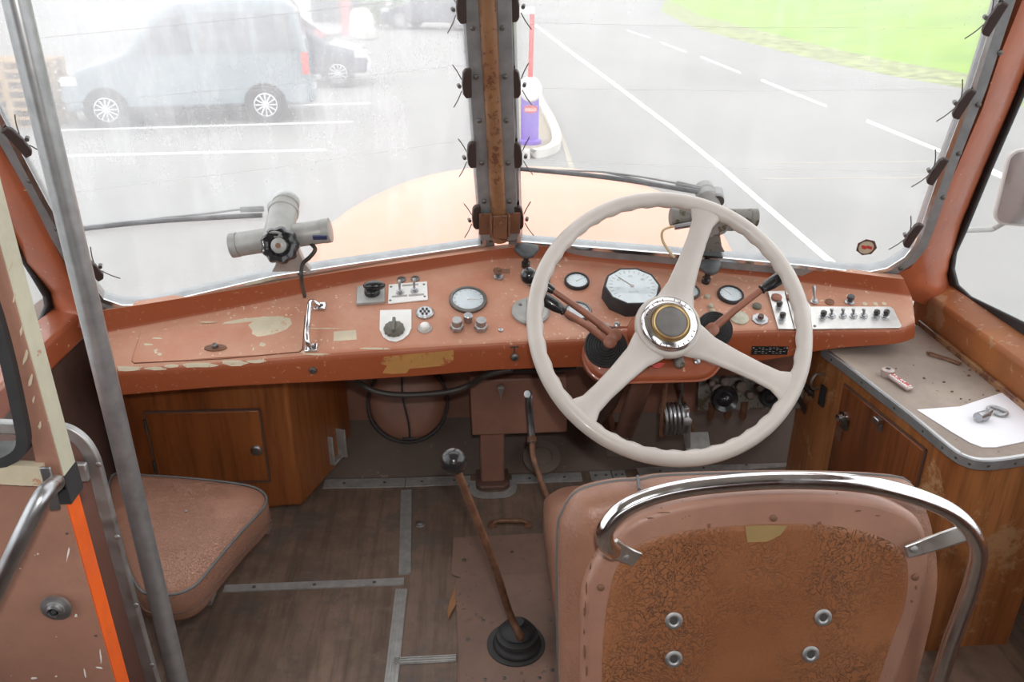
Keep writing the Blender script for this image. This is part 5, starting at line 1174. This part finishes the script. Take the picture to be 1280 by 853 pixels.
# ================================================================== RIGHT CABINET
WZ = 0.455; 
cab = thing('wooden_cabinet', 'worn varnished wooden side cabinet with latched doors below the worktop', 'cabinet', (0.92,1.3,0))
e_ = [PZ(x, y, WZ) for x, y in [(1028,436),(1060,459),(1100,490),(1140,521),(1170,546),(1190,562),(1205,571),(1224,576.5),(1250,576),(1285,571)]]
front = e_
rx = 1.055
def inset(d): 
    c = V((1.0,1.3,WZ)); return [p+(V((1,0.0,0))*d if i < 6 else V((0.3,0.9,0))*d) for i, p in enumerate(front)]
cf = inset(0.014)
carc = [p for p in cf]+[V((rx, cf[-1].y, WZ)), V((rx, 1.74, WZ)), V((cf[0].x, 1.74, WZ))]
carc = [V((p.x, p.y, WZ-0.004)) for p in carc]
bot = []
for i, p in enumerate(carc): bot.append(V((p.x, p.y, 0.0)))
cbd = build(MB().loft([carc, bot], raw=True), 'carcass', 'wood_pale', cab, smooth=40)
# doors on the long front face
fa, fb = cf[0], cf[4]; fd_ = (fb-fa); fd_.z = 0; FLn = fd_.length; fdn = fd_.normalized(); fn = V((-abs(fdn.y), fdn.x*(-1 if fdn.y < 0 else 1), 0)).normalized()
fn = V((fdn.y, -fdn.x, 0)); 
if fn.x > 0: fn = -fn
def onF(px, py, d=0.0): return PP(px, py, fa+fn*d, fn)
d1 = [onF(1056,486), onF(1157,565), onF(1150,720), onF(1046,600)]
t0 = (d1[0]-fa).dot(fdn); t1 = (d1[1]-fa).dot(fdn); zt_ = d1[0].z-0.002
def fbox(t0, t1, z0, z1, th, d=0.0):
    a = fa+fdn*t0+fn*d; b = fa+fdn*t1+fn*d; a = V((a.x,a.y,0)); b = V((b.x,b.y,0))
    return MB().slab([a+V((0,0,z0)), b+V((0,0,z0)), b+V((0,0,z1)), a+V((0,0,z1))], fn*th)
zc = WZ-0.035
dr = build(fbox(t0, t1, 0.13, zc-0.015, 0.006), 'door', 'wood_dark', cab, bevel=0.002)
mb = MB(); 
for q in ((t0-0.003,t1+0.003,zc-0.015,zc-0.012),(t0-0.003,t0,0.13,zc-0.012),(t1,t1+0.003,0.13,zc-0.012)): 
    s_ = fbox(*q, 0.003); mb.v, mb.f = mb.v+s_.v, mb.f+[tuple(i+len(mb.v) for i in ff) for ff in s_.f]
build(mb, 'door_gap', 'brown_dark', cab, smooth=0)
f = Fr(onF(1054,522,0.006), fn, (0,0,1)); k = build(MB(f).lathe([(0.014,0),(0.014,0.003),(0.009,0.005),(0.008,0.014),(0.004,0.016)], 18), 'door_lock', 'chrome', dr); 
build(MB(f).box((0.016,-0.006,0.004),(0.018,0.026,0.005)), 'lock_plate', 'darksteel', k); build(MB(f).box((0.0,-0.040,0.003),(0.020,0.030,0.004)), 'strike_plate', 'rust', dr)
f = Fr(onF(1104,525,0.004), fn, (0,0,1)); mb = MB(f); mb.box((0,0,0.012),(0.018,0.012,0.014)); mb.box((0,-0.012,0.004),(0.012,0.03,0.004)); build(mb, 'catch', 'steel', cab, bevel=0.002)
f = Fr(onF(1028,478,0.004), fn, (0,0,1)); build(MB().tube(spl([f(0,0.02,0.0), f(0.0,0.022,0.02), f(0,0.0,0.028), f(0,-0.015,0.020), f(0,-0.014,0.008)], 5), 0.0035, 8), 'coat_hook', 'steel', cab)
build(MB(f).box((0.01,-0.03,0.001),(0.02,0.05,0.003)), 'black_patch', 'blackmatt', cab)
wk = thing('worktop', 'worn grey-brown worktop with riveted aluminium edging beside the driver seat', 'worktop', (0.95,1.35,WZ))
wt = [p for p in front]+[V((rx, front[-1].y, WZ)), V((rx, 1.735, WZ)), V((front[0].x-0.0, 1.735, WZ))]
build(MB().slab([p+V((0,0,-0.002)) for p in wt], (0,0,0.004)), 'top_board', 'worktop', wk, smooth=0)
ed = spl(front, 4); build(MB().bar([p+V((0,0,-0.008)) for p in ed], 0.0195, 0.005, (0,0,1)), 'edging', 'alu_trim', wk, bevel=0.001)
M['edge_top'] = metal('worn_edge', (0.62,0.63,0.64), 0.35, 0.2)
ein = [p+(V((0.006,0.002,0)) if i < len(ed)*0.62 else V((0.002,0.007,0))) for i, p in enumerate(ed)]
build(MB().loft([[a+V((0,0,0.0025)), b+V((0,0,0.0025)), b+V((0,0,0.001)), a+V((0,0,0.001))] for a, b in zip(ed, ein)], raw=True), 'edging_lip', 'edge_top', wk)
for k in range(2, len(ed)-2, 4):
    tgt = (ed[k+1]-ed[k-1]).normalized(); nn_ = V((tgt.y,-tgt.x,0)); nn_ = -nn_ if nn_.dot(ed[k]-V((1.2,2.0,WZ))) < 0 else nn_
    screw(Fr(ed[k]+V((0,0,-0.008))+nn_*0.003, nn_), 0.0028, 0.0012, wk, 'rivet', 'darksteel')
# paper, tools
ZT = WZ+0.0025
pp = [PZ(x, y, ZT) for x, y in [(1146,513),(1200,509),(1255,491),(1268,489),(1290,510),(1290,551),(1245,560),(1228,560),(1212,554),(1190,541)]]
tag(build(MB().slab(pp, (0,0,0.0015)), 'paper_sheet', 'paper', smooth=0), 'white paper sheets lying on the worktop corner under the square key', 'paper')
kf = PZ(1238,520,ZT+0.012); kt = thing('square_key', 'steel square-socket key with loop handle lying on the white paper', 'key', PZ(1238,522,ZT))
A = PZ(1222,522,ZT+0.011); B_ = PZ(1238,517.5,ZT+0.010); ax = (B_-A).normalized()
build(MB(Fr(A, ax)).lathe([(0.0062,0.001),(0.0075,0.0),(0.0095,0.0),(0.0095,0.022),(0.006,0.030)], 20), 'socket', 'steel', kt); build(MB(Fr(A, ax)).lathe([(0.0066,0.0012),(0.0066,0.003)], 4), 'square_hole', 'ink', kt)
lp_ = [PZ(x, y, ZT+0.006) for x, y in [(1234,517),(1240,513),(1235,510.5),(1239,508.5),(1247,510),(1257,514.5),(1258,518),(1252,519),(1243,516)]]
build(MB().tube(spl(lp_, 4), 0.0035, 10), 'loop_handle', 'steel', kt)
rk = thing('ratchet_lever', 'steel tool lever with red lettering lying on the bare worktop', 'tool', PZ(1122,475,ZT))
A, B_ = PZ(1109,467,ZT+0.006), PZ(1138,487,ZT+0.006); ax = (B_-A).normalized(); sdv = V((0,0,1)).cross(ax)
rfr = Fr(A, (0,0,1), sdv)
M['pinkgrey'] = simple('worn_pale_metal', (0.52,0.42,0.40), 0.4, 0.4)
build(MB(Fr(A)).lathe([(0.0125,-0.006),(0.013,0.0),(0.013,0.009),(0.010,0.011)], 20), 'socket_head', 'pinkgrey', rk); build(MB(Fr(A+V((0,0,0.0112)))).lathe([(0.006,0),(0.006,0.0006)], 4), 'square_hole', 'ink', rk)
build(MB().bar([A+ax*0.008, A.lerp(B_, 0.5), B_], 0.017, 0.008, sdv), 'lever_arm', 'pinkgrey', rk, bevel=0.003)
build(MB().bar([A+ax*0.013+V((0,0,0.0042)), B_-ax*0.005+V((0,0,0.0042))], 0.0125, 0.0008, sdv), 'label_strip', 'white', rk)
text('RATE-A/FR', Fr(A.lerp(B_, 0.53)+V((0,0,0.0052)), (0,0,1), sdv), 0.0118, 'redink', rk, 'label_lettering', 0.0003)
w_ = [PZ(x, y, ZT+0.003) for x, y in [(1159,440.5),(1163,444),(1170,446),(1184,450),(1193,453.5),(1199,456),(1201,454),(1197,452),(1186,448),(1172,443.5),(1163,441)]]
tag(build(MB().tube(w_, 0.0022, 8, loop=True), 'bent_wire', 'rust'), 'rusty bent wire clip lying on the worktop near the window sill', 'wire clip')
mb = MB(); rnd = random.Random(9)
for x, y in [(1155,473),(1201,499),(1212,500),(1211,470),(1229,494),(1212,463),(1247,489),(1120,461),(1180,478),(1190,490),(1142,457)]:
    p = PZ(x, y, ZT); r = rnd.uniform(0.0012,0.003); mb.fr = Fr(p); mb.lathe([(r,0),(r*0.9,r*0.8),(r*0.3,r)], 6, sx=1.4)
o = tag(build(mb, 'crumbs', 'rust'), 'small dark crumbs and flakes of dirt scattered over the worktop', 'dirt'); o['kind'] = 'stuff'

# ================================================================== DRIVER SEAT
S0 = UP(950, 615, 0.605); SN = V((0.0,-0.96,0.28)).normalized()      # seat back leans to the rear
seat = thing('driver_seat', 'brown driver seat with cracked leatherette back and chrome grab rail', 'seat', V((0.30,1.1,0)))
def onS(x, y, d=0.0): return PP(x, y, S0+SN*d, SN)
shell = [(727,870),(727,785),(731,735),(746,700),(766,672),(795,648),(850,630),(920,620),(990,617),(1060,620),(1110,628),(1145,645),(1160,668),(1164,700),(1158,740),(1140,800),(1118,870)]
panel = [(752,870),(754,800),(762,740),(775,702),(800,680),(840,667),(900,659),(960,655.5),(1020,656),(1070,662),(1110,676),(1130,692),(1135,720),(1130,760),(1115,800),(1092,870)]
def ext(pts):
    q = [onS(*p) for p in pts]; d = V((0,0.28,-0.96))*0.26; return q
sh = spl([onS(*p) for p in shell], 3); sh += [sh[-1]+V((-0.03,0.06,-0.18)), sh[0]+V((0.01,0.06,-0.18))]
cu_px = [(697,870),(696,760),(696,660),(703,634),(716,614),(738,604),(770,598),(797,596.5),(822,592),(880,589.5),(960,588),(1040,589),(1100,592),(1130,600),(1148,640),(1156,700),(1148,760),(1120,870)]
cu = spl([PP(x, y, S0-SN*0.075, SN) for x, y in cu_px], 3); cu += [cu[-1]+V((0,0.06,-0.18)), cu[0]+V((0,0.06,-0.18))]
c0 = sum(cu, V())/len(cu)
lay = [(0.03,0.055),(0.008,0.045),(0.0,0.025),(0.0,0.0),(0.006,-0.018),(0.022,-0.030),(0.05,-0.036)]
build(MB().loft([[p+SN*dz for p in offset(cu, SN, -d)] for d, dz in lay], raw=True), 'backrest_cushion', 'leather', seat, smooth=60)
build(MB().tube([p+SN*0.012 for p in cu[:-2]], 0.0024, 8), 'piping', 'piping', seat)
build(MB().tube([PP(797,596.5,S0-SN*0.06,SN)+V((0,0,0.001)), PP(799,612,S0-SN*0.03,SN)], 0.0022, 8), 'seam', 'piping', seat)
lay = [(0.0,-0.045),(0.0,-0.010),(0.004,-0.002),(0.012,0.0)]
build(MB().loft([[p+SN*dz for p in offset(sh, SN, -d)] for d, dz in lay], raw=True), 'back_shell', 'seat_shell', seat, smooth=50)
pn = spl([onS(*p, 0.0) for p in panel], 3); pn += [pn[-1]+V((-0.03,0.06,-0.18)), pn[0]+V((0.01,0.06,-0.18))]
build(MB().loft([[p+SN*dz for p in offset(pn, SN, -d)] for d, dz in ((0.0,-0.004),(0.0,0.0006),(0.003,0.0016),(0.01,0.002))], raw=True), 'back_panel', 'leather_back', seat, smooth=50)
for x, y in ((842,776),(1028.5,772),(842,824),(1013,818)):
    f = Fr(onS(x, y, 0.002), SN, (0,0,1)); e = build(MB(f).lathe([(0.0115,0),(0.0115,0.0015),(0.0085,0.003),(0.0055,0.0025),(0.005,0.0012)], 24), 'eyelet', 'alu', seat, smooth=60); build(MB(f).lathe([(0.005,0.0010),(0.005,0.0016)], 16), 'eyelet_hole', 'ink', e)
for x, y in ((967,648),(1144,722),(751,735)): screw(Fr(onS(x, y, 0.001), SN), 0.0048, 0.002, seat, 'screw', 'rust')
mb = MB().slab([onS(x, y, 0.002) for x, y in [(931,658),(958,656.5),(984,657.5),(975,669),(958,677),(934,678)]], SN*0.001); build(mb, 'tape_remnant', simple('yellowed_tape', (0.30,0.20,0.08), 0.5), seat, smooth=0)
rnd = random.Random(11)
for (x, y, w, h) in [(733,735,1.6,9),(731,765,1.8,12),(730,790,1.4,6),(731,815,2.0,10),(733,838,1.4,8),(738,708,1.2,5),(829,641,8,1.0),(812,648,6,1.2),(1072,639,5,1.4),(1097,645,3,1),(1145,735,2,3),(1140,752,1.6,2)]:
    ring = []
    for i in range(9):
        a = 2*math.pi*i/9; q = 0.5+0.7*rnd.random(); ring.append(onS(x+math.cos(a)*w*q, y+math.sin(a)*h*q, 0.0004))
    build(MB().slab(ring, SN*0.0005), 'paint_chip', 'rust', seat, smooth=0)
rp = [(766,689,0.030),(759,682,0.045),(756,673,0.053),(758,660,0.06),(775,640,0.062),(805,624,0.062),(850,612,0.062),(905,605,0.062),(970,601,0.062),(1040,602,0.062),(1095,608,0.062),(1145,621,0.06),(1185,638,0.055),(1211,660,0.05),(1223,688,0.045),(1218,720,0.035),(1203,765,0.02),(1186,812,0.01),(1168,870,0.0)]
tp = spl([onS(x, y, d) for x, y, d in rp], 4); last = tp[-1]; tp += [V((last.x, last.y+0.05, 0.10)), V((last.x, last.y+0.05, 0.0))]
build(MB().tube(tp, 0.0105, 20), 'grab_rail', 'chrome', seat, smooth=70)
build(MB().bar([onS(764,683,0.036), onS(772,689,0.016), onS(785,695,0.006), onS(797,700,0.004)], 0.023, 0.004, V((0.35,0,1))), 'rail_bracket', 'platesteel', seat, bevel=0.0015)
build(MB().bar([onS(1213,664,0.05), onS(1180,675,0.026), onS(1152,684,0.006), onS(1132,690,0.003)], 0.020, 0.005, V((0.2,0,1))), 'rail_bracket', 'platesteel', seat, bevel=0.002)
screw(Fr(onS(781,696,0.008), SN), 0.005, 0.002, seat, 'screw', 'alu'); screw(Fr(onS(1143,687,0.008), SN), 0.005, 0.002, seat, 'screw', 'alu')
sc_ = V((c0.x, 1.19, 0.26)); mb = MB(Fr(sc_)); mb.loft([[(x,y,z) for x, y in rr_(0.205-d,0.19-d,0.05)] for d, z in ((0.012,-0.06),(0,-0.05),(0,0.01),(0.012,0.028),(0.05,0.036))]); build(mb, 'seat_cushion', 'leather', seat, smooth=60)
build(MB().box((c0.x+0.03,1.18,0.10),(0.20,0.24,0.20)), 'pedestal', 'brown_dark', seat, bevel=0.01)

# ================================================================== LEVERS AND SMALL FLOOR ITEMS
gb = PZ(645, 806, 0.008)
gl_ = thing('gear_lever', 'gear lever with black ball knob rising from a rubber boot', 'gear lever', gb)
kn = PZ(567, 577, 0.50)
ro = PZ(650,795,0.07)
build(MB(Fr(gb)).lathe([(0.058,-0.001),(0.058,0.003),(0.050,0.0035)], 40), 'boot_recess', 'ink', gl_)  # flat black disc painted for the dark of the recess around the boot
build(MB(Fr(gb+V((0.002,-0.002,0)))).lathe([(0.046,0.002),(0.048,0.008),(0.044,0.013),(0.034,0.016),(0.042,0.022),(0.041,0.030),(0.030,0.034),(0.034,0.040),(0.028,0.048),(0.016,0.052),(0.013,0.062)], 36), 'boot', 'blackmatt', gl_, smooth=60)
build(MB().tube(spl([gb+V((0.003,0.0,0.03)), ro, PZ(636,764,0.12), kn.lerp(ro, 0.5)+V((0.002,0,0)), kn], 5), [0.0085]*6+[0.007]*15, 12), 'rod', 'rust', gl_)
mb = MB(Fr(kn)); mb.ball((0,0,0.0), 0.0225, 28); build(mb, 'knob', 'black', gl_, smooth=80)
# handbrake
hbv = thing('handbrake_lever', 'long bent handbrake lever with steel grip beside the driver seat', 'lever', PZ(700,735,0))
P_ = [PZ(700,735,0.009), PZ(693,680,0.07), PZ(689,637,0.12), PZ(678,606,0.17), PZ(667,573,0.22), PZ(665,551,0.245)]
build(MB().tube(spl(P_, 4), 0.0068, 12), 'rod', 'rust', hbv)
G_ = [PZ(665,554,0.243), PZ(663,525,0.275), PZ(661,503,0.30), PZ(661.5,494,0.312), PZ(659,493,0.318)]
build(MB().tube(spl(G_, 4), 0.0088, 14), 'grip', 'steel', hbv); build(MB(Fr(P_[5], (P_[5]-P_[4]).normalized())).lathe([(0.0115,-0.006),(0.0115,0.008)], 12), 'collar', 'rust', hbv)
build(MB(Fr(P_[2], (P_[2]-P_[1]).normalized())).lathe([(0.011,-0.008),(0.011,0.008)], 12), 'clamp', 'rust', hbv); build(MB().tube([P_[2]+V((0.01,0,0)), P_[1]+V((0.016,0,0)), P_[0]+V((0.014,0,0.01))], 0.0025, 8), 'release_rod', 'rust', hbv)
# flap handle on the floor
fh = thing('flap_pull', 'small rusty pull handle screwed to the floor flap', 'handle', PZ(638,658,0))
A, B_ = PZ(616,657,0.0), PZ(660,657,0.0)
build(MB().tube(spl([A+V((0.002,0,0.006)), A.lerp(B_,0.2)+V((0,0,0.013)), A.lerp(B_,0.5)+V((0,0,0.014)), A.lerp(B_,0.8)+V((0,0,0.013)), B_+V((-0.002,0,0.006))], 4), [0.004]*4+[0.006]*9+[0.004]*4, 10), 'grip', 'rust', fh)
for p in (A, B_): build(MB(Fr(p)).lathe([(0.011,0),(0.010,0.005),(0.004,0.007)], 14, sy=1.4), 'foot', 'rust', fh)
f = PZ(525,656,0.0); bo_ = tag(build(MB(Fr(f)).lathe([(0.012,0),(0.011,0.003),(0.006,0.004),(0.006,0.007),(0.003,0.008)], 16), 'floor_bolt', 'alu'), 'round bolt head in the floor boards beside the ribbed strip', 'bolt')
lf_ = [PZ(x, y, 0.003) for x, y in [(575,726),(577,738),(573,752),(565,766),(560,776),(559,766),(562,752),(568,736)]]
tag(build(MB().slab(lf_, (0,0,0.003)), 'wood_splinter', simple('pale_splinter', (0.34,0.17,0.08), 0.6), bevel=0.001), 'pale brown wood splinter lying on the floor by the gearbox cover', 'splinter')
# horn / vent grille hose at cupboard top: cover strip
print('objects', len(bpy.data.objects))
